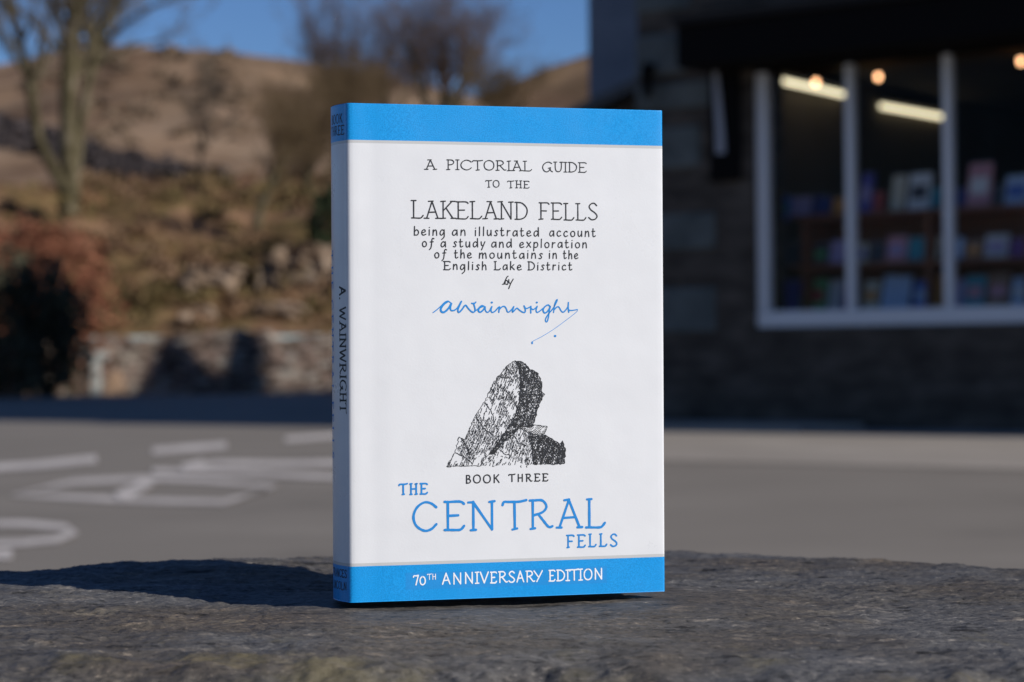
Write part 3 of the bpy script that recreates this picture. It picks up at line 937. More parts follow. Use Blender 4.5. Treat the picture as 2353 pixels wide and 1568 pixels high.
def coping_mesh(name, parent, mat):
    NX, NY = 1000, 600
    xs = np.linspace(-0.46, 0.46, NX)
    far = np.interp(xs, fp[:, 0], fp[:, 1]) + 0.0025 * fbm(xs * 14, xs * 0, 2) + 0.002 * fbm(xs * 60, xs * 0, 4)
    near = np.interp(xs, nearp[:, 0], nearp[:, 1]) + 0.007 * fbm(xs * 11, xs * 0 + 5, 6, 5, 0.6) + 0.002 * fbm(xs * 70, xs * 0, 8)
    tt = np.linspace(0, 1, NY)
    t = (np.interp(tt, [0, 0.18, 0.80, 1.0], [0, 0.22, 0.62, 1.0]))[:, None]      # finer rows round the book
    X = np.repeat(xs[None, :], NY, 0)
    Y = near[None, :] * (1 - t) + far[None, :] * t
    z = coping_base(X, Y)
    # flat where the book stands
    ux, uy = X - bo[0], Y - bo[1]
    lx, ly = ux * bx[0] + uy * bx[1], ux * by[0] + uy * by[1]
    d = np.hypot(np.maximum(np.abs(lx - BW / 2) - BW / 2, 0), np.maximum(np.abs(ly - BT / 2) - BT / 2 - 0.002, 0))
    free = sstep(0.0, 0.05, d)
    low = (0.0016 * fbm(X * 5.5, Y * 9, 41, 2) - 0.001) * (1 - 0.7 * sstep(-0.03, -0.12, X))
    z = z + low * free
    z = z + 0.0 * X                       # falls away to the left
    z = z - 0.0035 * sstep(0.20, 0.10, Y - near[None, :])         # and a little to the near edge
    # cleavage steps and grain
    s = fbm(X * 7 + 0.4 * vnoise(X * 30, Y * 30, 3), Y * 20, 61, 4) * 3
    step = np.floor(s) + sstep(0.78, 1.0, s - np.floor(s))
    z = z + 0.00045 * step * (0.25 + 0.75 * free)
    z = z + (0.00040 * fbm(X * 55, Y * 120, 71, 4, 0.6) + 0.00030 * fbm(X * 240, Y * 420, 81, 3, 0.7)) * (0.35 + 0.65 * free)
    # pits
    pit = np.clip(vnoise(X * 38, Y * 70, 91) - 0.55, 0, 1)
    z = z - 0.004 * pit * free
    ee = np.minimum((Y - near[None, :]), (far[None, :] - Y) * 1.6)
    z = z - 0.010 * np.clip(1 - ee / 0.022, 0, 1) ** 2.2 - 0.0025 * sstep(0.06, 0.0, ee)
    rough = sstep(0.07, 0.0, Y - near[None, :])
    z = z + rough * (0.0018 * fbm(X * 45, Y * 45, 95, 4, 0.6))
    V = np.stack([X, Y, z], -1)
    # sides
    def skirt(row, dy):
        out = []
        for k, (dz, oy) in enumerate(((0.012, 0.15), (0.03, 0.5), (0.058, 0.8))):
            r = row.copy()
            r[:, 2] = row[:, 2] * 0 + row[:, 2].mean() - dz + 0.3 * (row[:, 2] - row[:, 2].mean())
            r[:, 1] = row[:, 1] + dy * oy + 0.003 * fbm(row[:, 0] * 40, np.full(len(row), k * 3.1), 14 + k)
            out.append(r)
        return out
    a = skirt(V[0], 0.004)
    b_ = skirt(V[-1], -0.004)
    V = np.concatenate([np.stack(a[::-1]), V, np.stack(b_)], 0)
    n = V.shape[0]
    i = np.arange((n - 1) * NX).reshape(n - 1, NX)[:, :-1].ravel()
    f = np.stack([i, i + 1, i + NX + 1, i + NX], 1).tolist()
    f.append(tuple(range(NX - 1, -1, -1)) + tuple(range((n - 1) * NX, n * NX)))
    me = bpy.data.meshes.new(name)
    V = V.reshape(-1, 3)
    q = np.array(f[:-1], np.int32)
    me.vertices.add(len(V))
    me.vertices.foreach_set('co', V.astype(np.float32).ravel())
    me.loops.add(q.size)
    me.loops.foreach_set('vertex_index', q.ravel())
    me.polygons.add(len(q))
    me.polygons.foreach_set('loop_start', np.arange(0, q.size, 4, dtype=np.int32))
    me.polygons.foreach_set('use_smooth', np.ones(len(q), bool))
    me.update(calc_edges=True)
    me.validate()
    me.materials.append(mat)
    o = bpy.data.objects.new(name, me)
    C.collection.objects.link(o)
    o.parent = parent
    return o


m, t, b = new_mat('slate_coping', 0.62, 0.35)
tc = t.nodes.new('ShaderNodeTexCoord').outputs['Object']
big = noise_node(t, tc, 9, 5, 0.6, (1, 1.6, 1))
fine = noise_node(t, tc, 95, 7, 0.7, (0.45, 1.5, 1))
grit = noise_node(t, tc, 620, 4, 0.7, (0.6, 1.2, 1))
colr = ramp(t, big, [(0.40, (0.108, 0.106, 0.106)), (0.52, (0.085, 0.077, 0.069)), (0.68, (0.108, 0.089, 0.070))])
fr_ = ramp(t, fine, [(0.36, (0.22, 0.21, 0.20)), (0.42, (0.82, 0.80, 0.78)), (0.58, (1.0, 0.98, 0.95)), (0.64, (1.8, 1.65, 1.45))])
col = mixc(t, 1.0, colr, fr_, 'MULTIPLY')
gr_ = ramp(t, grit, [(0.34, (0.25, 0.25, 0.25)), (0.42, (0.9, 0.9, 0.9)), (0.6, (1.12, 1.1, 1.08)), (0.66, (2.3, 2.2, 2.05))])
col = mixc(t, 1.0, col, gr_, 'MULTIPLY')
lich = noise_node(t, tc, 38, 5, 0.6, (0.8, 1.2, 1))
lich2 = noise_node(t, tc, 7, 2, 0.5)
lm = math_n(t, 'MULTIPLY', ramp(t, lich, [(0.60, (0, 0, 0)), (0.68, (1, 1, 1))]), ramp(t, lich2, [(0.5, (0, 0, 0)), (0.62, (1, 1, 1))]))
col = mixc(t, math_n(t, 'MULTIPLY', lm, 0.5), col, (0.25, 0.21, 0.15))
sxyz = t.nodes.new('ShaderNodeSeparateXYZ')
t.links.new(tc, sxyz.inputs[0])
mossn = noise_node(t, tc, 30, 5, 0.6)
near_f = math_n(t, 'SUBTRACT', 1.0, math_n(t, 'MULTIPLY', math_n(t, 'SUBTRACT', sxyz.outputs[1], 0.585), 9.0))
moss = ramp(t, math_n(t, 'ADD', mossn, math_n(t, 'MULTIPLY', near_f, 0.16)), [(0.60, (0, 0, 0)), (0.76, (1, 1, 1))])
col = mixc(t, math_n(t, 'MULTIPLY', moss, 0.6), col, (0.14, 0.115, 0.055))
t.links.new(col, b.inputs['Base Color'])
bump(t, b, math_n(t, 'ADD', math_n(t, 'MULTIPLY', fine, 0.8), math_n(t, 'MULTIPLY', grit, 0.35)), 1.0, 0.0016)
M['coping'] = m

lw = empty('low_wall', (0, 0, 0))
tag(lw, 'low stone wall with a rough slate coping carrying the upright book', 'wall')
coping_mesh('coping_slab', lw, M['coping'])
body = MB()
rr = random.Random(4)
z = 0.0
while z < 0.325:
    h = rr.uniform(0.07, 0.12)
    h = min(h, 0.345 - z)
    x = -1.3 + rr.uniform(0, 0.15)
    while x < 1.3:
        wd = rr.uniform(0.14, 0.34)
        body.box(x + 0.004, x + wd - 0.004, 0.615 + rr.uniform(0, 0.015), 0.91 - rr.uniform(0, 0.02), z + 0.003, z + h - 0.003, 0.012)
        x += wd
    z += h
body.box(-1.28, 1.28, 0.66, 0.86, 0.0, 0.352)
body.build('wall_body', M['quoin'], lw)
for sx in (-1, 1):
    n = MB()
    n.box(sx * 0.9 - 0.425, sx * 0.9 + 0.425, 0.605, 0.95, 0.352, 0.405, 0.012)
    n.build('coping_slab', M['quoin'], lw)

# ------------------------------------------------------------------ the book
book = empty('book', (0, 0, 0))
book.matrix_world = BOOK_M
tag(book, 'upright hardback guide in a white and blue dust jacket standing on the slate wall', 'book')

BLUE = (0.006, 0.265, 0.78)
m, t, b = new_mat('dust_jacket_paper', 0.33, 0.5)
tc = t.nodes.new('ShaderNodeTexCoord').outputs['Object']
sx = t.nodes.new('ShaderNodeSeparateXYZ')
t.links.new(tc, sx.inputs[0])
zz = sx.outputs[2]
ht = t.nodes.new('ShaderNodeTexNoise')
ht.inputs['Scale'].default_value = 2600
ht.inputs['Detail'].default_value = 1
t.links.new(tc, ht.inputs['Vector'])
blue = ramp(t, ht.outputs['Fac'], [(0.35, (0.003, 0.245, 0.60)), (0.65, (0.010, 0.325, 0.75))])
# slightly paler printed panel behind the anniversary line
pm = math_n(t, 'MULTIPLY', math_n(t, 'MULTIPLY', math_n(t, 'GREATER_THAN', sx.outputs[0], 0.0208), math_n(t, 'LESS_THAN', sx.outputs[0], 0.0958)),
            math_n(t, 'MULTIPLY', math_n(t, 'GREATER_THAN', zz, 0.0039), math_n(t, 'LESS_THAN', zz, 0.00995)))
blue = mixc(t, math_n(t, 'MULTIPLY', pm, 0.6), blue, (0.020, 0.245, 0.60))
white = (0.80, 0.79, 0.80)
grey = math_n(t, 'MAXIMUM', math_n(t, 'GREATER_THAN', zz, 0.16288), math_n(t, 'LESS_THAN', zz, 0.01385))
isblue = math_n(t, 'MAXIMUM', math_n(t, 'GREATER_THAN', zz, 0.16395), math_n(t, 'LESS_THAN', zz, 0.01275))
pap = ramp(t, noise_node(t, tc, 60, 3), [(0.3, (0.70, 0.692, 0.692)), (0.7, (0.73, 0.722, 0.72))])
c = mixc(t, isblue, mixc(t, grey, pap, (0.53, 0.525, 0.51)), blue)
t.links.new(c, b.inputs['Base Color'])
bump(t, b, math_n(t, 'ADD', noise_node(t, tc, 22, 3), math_n(t, 'MULTIPLY', noise_node(t, tc, 1500, 3), 0.06)), 0.5, 0.0009)
t.links.new(ramp(t, noise_node(t, tc, 34, 5, 0.65), [(0.35, (0.26, 0.26, 0.26)), (0.7, (0.42, 0.42, 0.42))]), b.inputs['Roughness'])
M['jacket'] = m
M['page'] = mottled('page_edges', [(0.3, (0.60, 0.56, 0.47)), (0.7, (0.74, 0.70, 0.60))], 90, 0.9, 0.1, 3, 0, (1, 40, 1))
M['board'] = plain('cloth_board', (0.05, 0.10, 0.25), 0.8, 0.2)
M['ink'] = plain('black_ink', (0.028, 0.028, 0.030), 0.5, 0.25)
M['blue_ink'] = plain('blue_ink', (0.020, 0.235, 0.60), 0.5, 0.25)
M['white_ink'] = plain('white_lettering', (0.82, 0.83, 0.84), 0.45, 0.3)

# outer outline of the jacket seen from above (x across, y back), from the front flap round to the back flap
RC, SAG = 0.0023, 0.0026
def arc(cx_, cy_, r, a0, a1, n): return [(cx_ + r * math.cos(a0 + (a1 - a0) * i / n), cy_ + r * math.sin(a0 + (a1 - a0) * i / n)) for i in range(n + 1)]
PI = math.pi
spine = []
y0_, y1_ = RC, BT - RC
ch_ = (y1_ - y0_) / 2
RS = (ch_ * ch_ + SAG * SAG) / (2 * SAG)
ha = math.asin(ch_ / RS)
scx, scy = RS - SAG, BT / 2
spine = [(scx - RS * math.cos(a), scy + RS * math.sin(a)) for a in np.linspace(-ha, ha, 41)]
front = [(BW - 0.0009, 0.0)] + [(BW * (1 - i / 40) + RC * (i / 40), -0.00045 * math.sin(PI * i / 40) ** 0.8 + 0.00022 * math.exp(-((1 - i / 40) * 118 - 7) ** 2 / 6)) for i in range(1, 40)] + [(RC * 1.25, 0.0)]
corner_f = arc(RC, RC, RC, -PI / 2 - 0.12, -PI - 0.12 + 0.25, 8)
corner_b = [(x, BT - y) for x, y in corner_f[::-1]]
back = [(RC, BT), (BW * 0.5, BT), (BW - 0.0009, BT)]
fore_f = arc(BW - 0.0009, 0.0009, 0.0009, PI / 2 - PI / 2, -PI / 2, 6)
flap_f = [(BW - 0.045, 0.0033), (BW - 0.001, 0.0033), (BW, 0.0024)]
fore_b = [(x, BT - y) for x, y in fore_f[::-1]]
flap_b = [(x, BT - y) for x, y in flap_f[::-1]]
outl = flap_f + fore_f[:-1] + front + corner_f[1:-1] + spine + corner_b[1:-1] + back + fore_b[1:] + flap_b
O2 = [np.array(p) for p in outl]
inn = []
for i, p in enumerate(O2):
    q = O2[min(i + 1, len(O2) - 1)] - O2[max(i - 1, 0)]
    q = q / (np.linalg.norm(q) + 1e-12)
    inn.append(p + np.array([q[1], -q[0]]) * 0.00022 * 1.0)
n = len(O2)
zs = [0.0] + [0.0003] + [BH * k / 8 for k in range(1, 8)] + [BH - 0.0003, BH]
v, f = [], []
for zq in zs: v += [(p[0], p[1], zq) for p in O2]
for zq in zs: v += [(p[0], p[1], zq) for p in inn]
L = len(zs)
for k in range(L - 1):
    for i in range(n - 1):
        f.append((k * n + i, k * n + i + 1, (k + 1) * n + i + 1, (k + 1) * n + i))
        o_ = L * n
        f.append((o_ + k * n + i + 1, o_ + k * n + i, o_ + (k + 1) * n + i, o_ + (k + 1) * n + i + 1))
    for i in (0, n - 1):
        f.append((k * n + i, (k + 1) * n + i, L * n + (k + 1) * n + i, L * n + k * n + i))
for i in range(n - 1):
    for k in (0, L - 1):
        f.append((k * n + i, k * n + i + 1, L * n + k * n + i + 1, L * n + k * n + i))
jacket = mk('dust_jacket', v, f, M['jacket'], book, True)
for nm, ya, yb in (('front_board', 0.0006, 0.0030), ('back_board', BT - 0.0030, BT - 0.0006)):
    MB().box(0.0045, BW - 0.0014, ya, yb, 0.0006, BH - 0.0004, 0.0003).build(nm, M['board'], book)
MB().box(0.004, BW - 0.004, 0.0036, BT - 0.0036, 0.003, BH - 0.0035, 0.0004).build('page_block', M['page'], book)
sbd = MB()
pp = [(x + 0.0006, y) for x, y in spine]
sbd.add([(x, y, z) for z in (0.0007, BH - 0.0005) for x, y in pp + [(x + 0.0012, y) for x, y in pp[::-1]]],
        [tuple(range(81, -1, -1)), tuple(range(82, 164))] + [(i, (i + 1) % 82, (i + 1) % 82 + 82, i + 82) for i in range(82)])
sbd.build('spine_board', M['board'], book)

# ------------------------------------------------------------------ pen lettering
def S(*p): return ('c', p)
def Ls(*p): return ('l', p)
SER = 0.13
G = {
 'A': (.80, [Ls((.10, 0), (.40, 1)), Ls((.39, 1), (.72, 0)), Ls((.21, .34), (.60, .36))], [(.09, 0), (.73, 0), (.33, 1.0)]),
 'B': (.58, [Ls((.10, 0), (.10, 1)), S((.08, .98), (.34, .98), (.46, .80), (.36, .60), (.12, .53)), S((.14, .54), (.42, .48), (.54, .27), (.40, .05), (.08, .02))], []),
 'C': (.86, [S((.84, .82), (.66, .96), (.42, 1.0), (.16, .82), (.04, .50), (.14, .18), (.42, .0), (.66, .05), (.84, .22))], []),
 'D': (.74, [Ls((.12, 0), (.12, 1)), S((.02, 1), (.14, 1), (.42, .95), (.66, .70), (.70, .42), (.58, .14), (.34, .01), (.02, .0))], []),
 'E': (.70, [Ls((.13, 0), (.13, 1)), S((.02, 1), (.14, .99), (.45, 1), (.60, .98), (.68, .91)), Ls((.14, .50), (.48, .51)), S((.02, 0), (.14, .0), (.50, -.01), (.60, .03), (.68, .13))], []),
 'F': (.66, [Ls((.13, 0), (.13, 1)), S((.02, 1), (.14, .99), (.45, 1), (.58, .98), (.65, .91)), Ls((.14, .51), (.48, .50))], [(.13, 0)]),
 'G': (.88, [S((.80, .86), (.60, .99), (.36, .96), (.12, .72), (.05, .40), (.18, .08), (.40, -.01), (.58, .12), (.70, .42)), Ls((.52, .36), (.70, .43)), S((.68, .34), (.72, .12), (.87, .0))], []),
 'H': (.74, [Ls((.12, 0), (.12, 1)), Ls((.62, 0), (.62, 1)), Ls((.12, .50), (.62, .52))], [(.12, 0), (.12, 1), (.62, 0), (.62, 1)]),
 'I': (.26, [Ls((.13, 0), (.13, 1))], [(.13, 0), (.13, 1)]),
 'K': (.74, [Ls((.12, 0), (.12, 1)), Ls((.62, 1), (.13, .44)), Ls((.28, .60), (.66, .0))], [(.12, 0), (.12, 1), (.66, 1), (.69, 0)]),
 'L': (.66, [Ls((.13, 0), (.13, 1)), S((.02, 0), (.14, .0), (.46, -.01), (.56, .03), (.65, .15))], [(.13, 1)]),
 'N': (.78, [Ls((.12, 0), (.12, 1)), Ls((.11, 1), (.66, 0)), Ls((.66, 0), (.66, 1))], [(.12, 0), (.66, 1), (.05, 1)]),
 'O': (.86, [S((.42, 1), (.14, .85), (.04, .5), (.14, .14), (.42, 0), (.70, .14), (.80, .5), (.70, .86), (.42, 1))], []),
 'P': (.60, [Ls((.12, 0), (.12, 1)), S((.02, 1), (.14, 1), (.42, .97), (.55, .76), (.42, .54), (.13, .47))], [(.12, 0)]),
 'R': (.78, [Ls((.12, 0), (.12, 1)), S((.02, 1), (.14, 1), (.44, .99), (.58, .78), (.46, .58), (.13, .46)), S((.32, .48), (.48, .26), (.62, .07), (.70, .03), (.78, .06))], [(.12, 0)]),
 'S': (.64, [S((.58, .86), (.42, 1), (.22, .97), (.09, .80), (.20, .60), (.46, .42), (.60, .22), (.48, .04), (.24, 0), (.05, .13))], []),
 'T': (.74, [S((-.02, .86), (.03, .97), (.20, .97), (.52, .97), (.76, 1.02)), Ls((.37, .97), (.38, 0))], [(.38, 0)]),
 'U': (.74, [S((.12, 1), (.12, .38), (.20, .08), (.38, 0), (.54, .10), (.62, .40), (.63, 1))], [(.12, 1), (.63, 1)]),
 'V': (.70, [Ls((.02, 1), (.34, 0)), Ls((.34, 0), (.68, 1))], []),
 'W': (1.0, [Ls((.02, 1), (.24, 0)), Ls((.24, 0), (.48, .80)), Ls((.48, .80), (.72, 0)), Ls((.72, 0), (.96, 1))], []),
 'Y': (.66, [Ls((.0, 1), (.32, .46)), Ls((.66, 1), (.22, 0))], []),
 '7': (.50, [S((.0, .80), (.08, .93), (.30, .92), (.50, .97)), Ls((.50, .97), (.26, .0))], []),
 '0': (.62, [S((.30, .82), (.10, .68), (.04, .40), (.12, .1), (.30, 0), (.50, .12), (.57, .42), (.48, .72), (.30, .82))], []),
 '.': (.22, [Ls((.08, .02), (.09, .02))], []),
 'a': (.50, [S((.42, .52), (.24, .62), (.08, .42), (.04, .16), (.15, .01), (.30, .10), (.42, .36)), Ls((.44, .62), (.46, 0))], []),
 'b': (.50, [Ls((.07, 1), (.05, 0)), S((.06, .38), (.22, .60), (.40, .54), (.46, .26), (.32, .03), (.05, .03))], []),
 'c': (.46, [S((.40, .52), (.26, .62), (.09, .46), (.05, .20), (.19, .0), (.42, .10))], []),
 'd': (.54, [S((.43, .50), (.26, .62), (.08, .44), (.05, .16), (.16, .01), (.32, .10), (.44, .36)), Ls((.47, 1), (.49, 0))], []),
 'e': (.48, [S((.05, .26), (.34, .36), (.40, .50), (.27, .62), (.09, .46), (.05, .18), (.20, 0), (.46, .10))], []),
 'f': (.44, [S((.52, .93), (.40, .99), (.31, .84), (.27, .40), (.20, -.10), (.04, -.34)), Ls((.13, .56), (.44, .58))], []),
 'g': (.52, [S((.42, .52), (.24, .62), (.08, .42), (.04, .16), (.15, .01), (.30, .10), (.42, .36)), S((.45, .62), (.46, .10), (.42, -.22), (.20, -.48))], []),
 'h': (.48, [Ls((.08, 1), (.05, 0)), S((.06, .30), (.22, .58), (.34, .60), (.40, .40), (.42, 0))], []),
 'i': (.16, [Ls((.08, .62), (.07, 0)), Ls((.09, .88), (.10, .88))], []),
 'k': (.48, [Ls((.08, 1), (.05, 0)), Ls((.40, .62), (.07, .24)), Ls((.17, .34), (.45, 0))], []),
 'l': (.16, [Ls((.09, 1), (.07, 0))], []),
 'm': (.76, [Ls((.08, .62), (.05, 0)), S((.07, .34), (.22, .60), (.34, .56), (.37, 0)), S((.37, .34), (.52, .60), (.64, .56), (.70, 0))], []),
 'n': (.48, [Ls((.08, .62), (.05, 0)), S((.06, .30), (.22, .58), (.34, .60), (.40, .40), (.42, 0))], []),
 'o': (.50, [S((.25, .62), (.09, .50), (.04, .28), (.12, .05), (.25, 0), (.41, .10), (.46, .34), (.40, .54), (.25, .62))], []),
 'p': (.50, [Ls((.09, .62), (.05, -.38)), S((.08, .36), (.22, .60), (.40, .56), (.46, .28), (.32, .03), (.08, .05))], []),
 'r': (.36, [Ls((.08, .62), (.05, 0)), S((.07, .34), (.18, .56), (.34, .58))], []),
 's': (.36, [S((.36, .54), (.24, .62), (.12, .50), (.20, .34), (.28, .16), (.18, .0), (.02, .04))], []),
 't': (.40, [S((.14, .92), (.12, .40), (.14, .06), (.24, .0), (.38, .10)), Ls((.02, .60), (.32, .62))], []),
 'u': (.50, [S((.07, .62), (.06, .22), (.15, .01), (.30, .08), (.41, .34)), Ls((.42, .62), (.44, 0))], []),
 'x': (.44, [Ls((.04, .62), (.42, 0)), Ls((.42, .62), (.02, .0))], []),
 'y': (.46, [S((.06, .62), (.10, .24), (.20, .16), (.26, .18)), Ls((.44, .62), (.10, -.34))], []),
}


def smooth_path(p, n=6):
    p = [np.array(q, float) for q in p]
    if len(p) < 3: return p
    closed = np.allclose(p[0], p[-1])
    out = []
    for i in range(len(p) - 1):
        a = p[i - 1] if i > 0 else (p[-2] if closed else 2 * p[0] - p[1])
        d = p[i + 2] if i + 2 < len(p) else (p[1] if closed else 2 * p[-1] - p[-2])
        b_, c_ = p[i], p[i + 1]
        for k in range(n):
            u = k / n
            out.append(0.5 * (2 * b_ + (c_ - a) * u + (2 * a - 5 * b_ + 4 * c_ - d) * u * u + (3 * b_ - a - 3 * c_ + d) * u ** 3))
    return out + [p[-1]]


class Ink:
    """flat pen strokes: lists of (u, v) in mm with a width in mm, laid just proud of the paper"""
    def __init__(s, place): s.v, s.f, s.place, s.k, s.r = [], [], place, 0, random.Random(7)

    def poly(s, pts, lift):
        n = len(s.v)
        s.v += [s.place(p[0], p[1], lift) for p in pts]
        s.f.append(tuple(range(n, n + len(pts))))

    def stroke(s, pts, w, cap=True, wob=0.05):
        s.k += 1
        lift = 0.035 + 0.006 * (s.k % 5)
        P = [np.array(p, float) for p in pts]
        if len(P) == 2 and np.hypot(*(P[1] - P[0])) > w * 3:
            m_ = max(2, int(np.hypot(*(P[1] - P[0])) / (w * 2.2)))
            P = [P[0] + (P[1] - P[0]) * i / m_ for i in range(m_ + 1)]
        n, base = len(P), len(s.v)
        hw, row = [], []
        for i, p in enumerate(P):
            q = P[min(i + 1, n - 1)] - P[max(i - 1, 0)]
            q = q / (np.hypot(*q) + 1e-9)
            nn = np.array([-q[1], q[0]])
            h = w / 2 * (1 + s.r.uniform(-wob, wob) * 2)
            row.append((p + nn * h, p - nn * h))
        for a, b_ in row: s.v += [s.place(*a, lift), s.place(*b_, lift)]
        s.f += [(base + 2 * i, base + 2 * i + 1, base + 2 * i + 3, base + 2 * i + 2) for i in range(n - 1)]
        if cap:
            for e, sg in ((0, -1), (n - 1, 1)):
                q = P[min(e + 1, n - 1)] - P[max(e - 1, 0)]
                a0 = math.atan2(q[1], q[0]) + (0 if sg > 0 else PI)
                s.poly([P[e] + w / 2 * np.array([math.cos(a0 + x), math.sin(a0 + x)]) for x in np.linspace(-PI / 2, PI / 2, 6)], lift)

    def word(s, txt, u0, u1, v, h, w, serif=True, v1=None, gap=0.16, ser=0.13, tilt=None):
        wid = [G[c][0] for c in txt]
        tot = sum(wid) + gap * (len(txt) - 1)
        sx_ = (u1 - u0) / (tot * h)
        x = 0.0
        for c, wd in zip(txt, wid):
            _, st, sr = G[c]
            dv = ((v1 - v) * x / tot if v1 is not None else 0) + s.r.uniform(-.02, .02) * h
            fx = lambda p: (u0 + (x + p[0]) * h * sx_, v + dv + p[1] * h)
            for kind, pts in st:
                q = [fx(p) for p in pts]
                s.stroke(smooth_path(q) if kind == 'c' else q, w)
            if serif:
                for (a, b_) in sr:
                    y_ = b_ + (0.0 if b_ < .5 else s.r.uniform(-.01, .02))
                    s.stroke([fx((a - ser, y_ - s.r.uniform(0, .02))), fx((a + ser, y_ + s.r.uniform(-.01, .02)))], w * 0.95)
            x += wd + gap

    def build(s, name, mat, parent): return mk(name, s.v, s.f, mat, parent)


def on_front(u, v, lift): return (u / 1000, -0.00045 * math.sin(PI * min(max(u / 118.4, 0), 1)) ** 0.8 - 0.00005 - lift / 1000, v / 1000)


# arc length along the spine from the front corner
SP = [np.array(p) for p in front[-2:] + corner_f[1:-1] + spine + corner_b[1:-1]]
SL = np.concatenate([[0], np.cumsum([np.linalg.norm(SP[i + 1] - SP[i]) for i in range(len(SP) - 1)])])
SL -= SL[2]


def on_spine(sv, v, lift):
    sv = sv / 1000
    x, y = np.interp(sv, SL, [p[0] for p in SP]), np.interp(sv, SL, [p[1] for p in SP])
    x2, y2 = np.interp(sv + 3e-4, SL, [p[0] for p in SP]), np.interp(sv + 3e-4, SL, [p[1] for p in SP])
    d = np.array([x2 - x, y2 - y])
    d /= np.linalg.norm(d) + 1e-12
    return (x + -d[1] * lift / 1000, y + d[0] * lift / 1000, v / 1000)


k = Ink(on_front)
k.word('A', 28.66, 32.63, 153.95, 3.4, .36)
k.word('PICTORIAL', 36.57, 68.15, 153.95, 3.45, .36, gap=.10)
k.word('GUIDE', 72.06, 88.91, 153.76, 3.5, .36, gap=.10)
k.word('TO', 51.0, 56.09, 147.8, 2.45, .33)
k.word('THE', 59.14, 67.22, 147.7, 2.5, .33, gap=.22)
k.word('LAKELAND', 23.56, 66.6, 136.45, 6.1, .46, gap=.09)
k.word('FELLS', 70.79, 93.07, 136.42, 5.95, .46, gap=.12)
for line in ((130.33, 3.15, ('being', 24.45, 35.79), ('an', 38.42, 43.47), ('illustrated', 46.77, 70.76), ('account', 74.68, 92.24)),
             (126.22, 3.05, ('of', 27.42, 31.5), ('a', 34.24, 36.15), ('study', 38.78, 50.61), ('and', 52.93, 60.58), ('exploration', 63.37, 88.92)),
             (122.25, 3.05, ('of', 31.92, 36.1), ('the', 39.2, 45.62), ('mountains', 48.27, 72.0), ('in', 74.41, 77.5), ('the', 79.87, 85.51)),
             (118.10, 2.95, ('English', 35.18, 51.12), ('Lake', 53.88, 64.16), ('District', 66.5, 83.23))):
    for wd, a, b_ in line[2:]: k.word(wd, a, b_, line[0], line[1], .40, gap=.24, ser=.1)
for pts in ([(57.0, 112.85), (58.0, 113.0), (58.9, 112.85), (58.9, 114.0), (58.2, 114.3), (58.0, 113.4)], [(57.4, 112.9), (58.2, 114.6), (58.7, 115.5), (59.1, 115.8)],
            [(59.35, 114.6), (59.45, 113.5), (60.0, 113.2)], [(61.0, 114.75), (60.1, 113.2), (59.3, 111.3)]):
    k.stroke(smooth_path(pts), .38)
k.word('BOOK', 42.97, 55.6, 41.45, 2.85, .44, serif=False, gap=.26)
k.word('THREE', 59.03, 73.67, 41.66, 2.6, .44, serif=False, gap=.32)
k.build('title_lettering', M['ink'], jacket)

k = Ink(on_front)
k.word('THE', 18.7, 28.91, 38.0, 3.7, .62, gap=.26, ser=.09)
for ch, a, b_, v in (('C', 23.36, 32.33, 24.7), ('E', 34.96, 42.5, 24.75), ('N', 44.2, 54.2, 24.75), ('T', 56.81, 65.24, 24.7), ('R', 66.55, 75.25, 24.6), ('A', 76.7, 86.5, 24.45), ('L', 87.8, 95.3, 24.4)):
    k.word(ch, a, b_, v, 10.1, .92, ser=.075)
k.word('FELLS', 80.6, 99.9, 17.3, 4.4, .62, gap=.3, ser=.09)
k.build('subtitle_lettering', M['blue_ink'], jacket)

k = Ink(on_front)
k.word('70', 23.6, 28.1, 5.6, 3.5, .48, gap=.14)
k.word('TH', 28.7, 31.9, 7.3, 1.95, .27, serif=False)
for ch, a, b_ in (('A', 33.8, 37.3), ('N', 37.9, 41.4), ('N', 42.2, 45.7), ('I', 46.2, 47.7), ('V', 48.1, 51.2), ('E', 51.9, 54.2), ('R', 54.9, 58.2), ('S', 58.6, 61.0), ('A', 61.4, 64.6), ('R', 65.1, 68.4), ('Y', 68.2, 71.3)):
    k.word(ch, a, b_, 5.45 - .1 * (a > 55), 3.85, .50, serif=(ch == 'I'), ser=.11)
for ch, a, b_ in (('E', 73.8, 76.1), ('D', 76.7, 79.8), ('I', 80.1, 81.7), ('T', 81.8, 84.9), ('I', 85.0, 86.6), ('O', 87.0, 90.3), ('N', 90.9, 94.3)):
    k.word(ch, a, b_, 5.35, 3.85, .50, serif=(ch == 'I'), ser=.11)
k.build('anniversary_lettering', M['white_ink'], jacket)

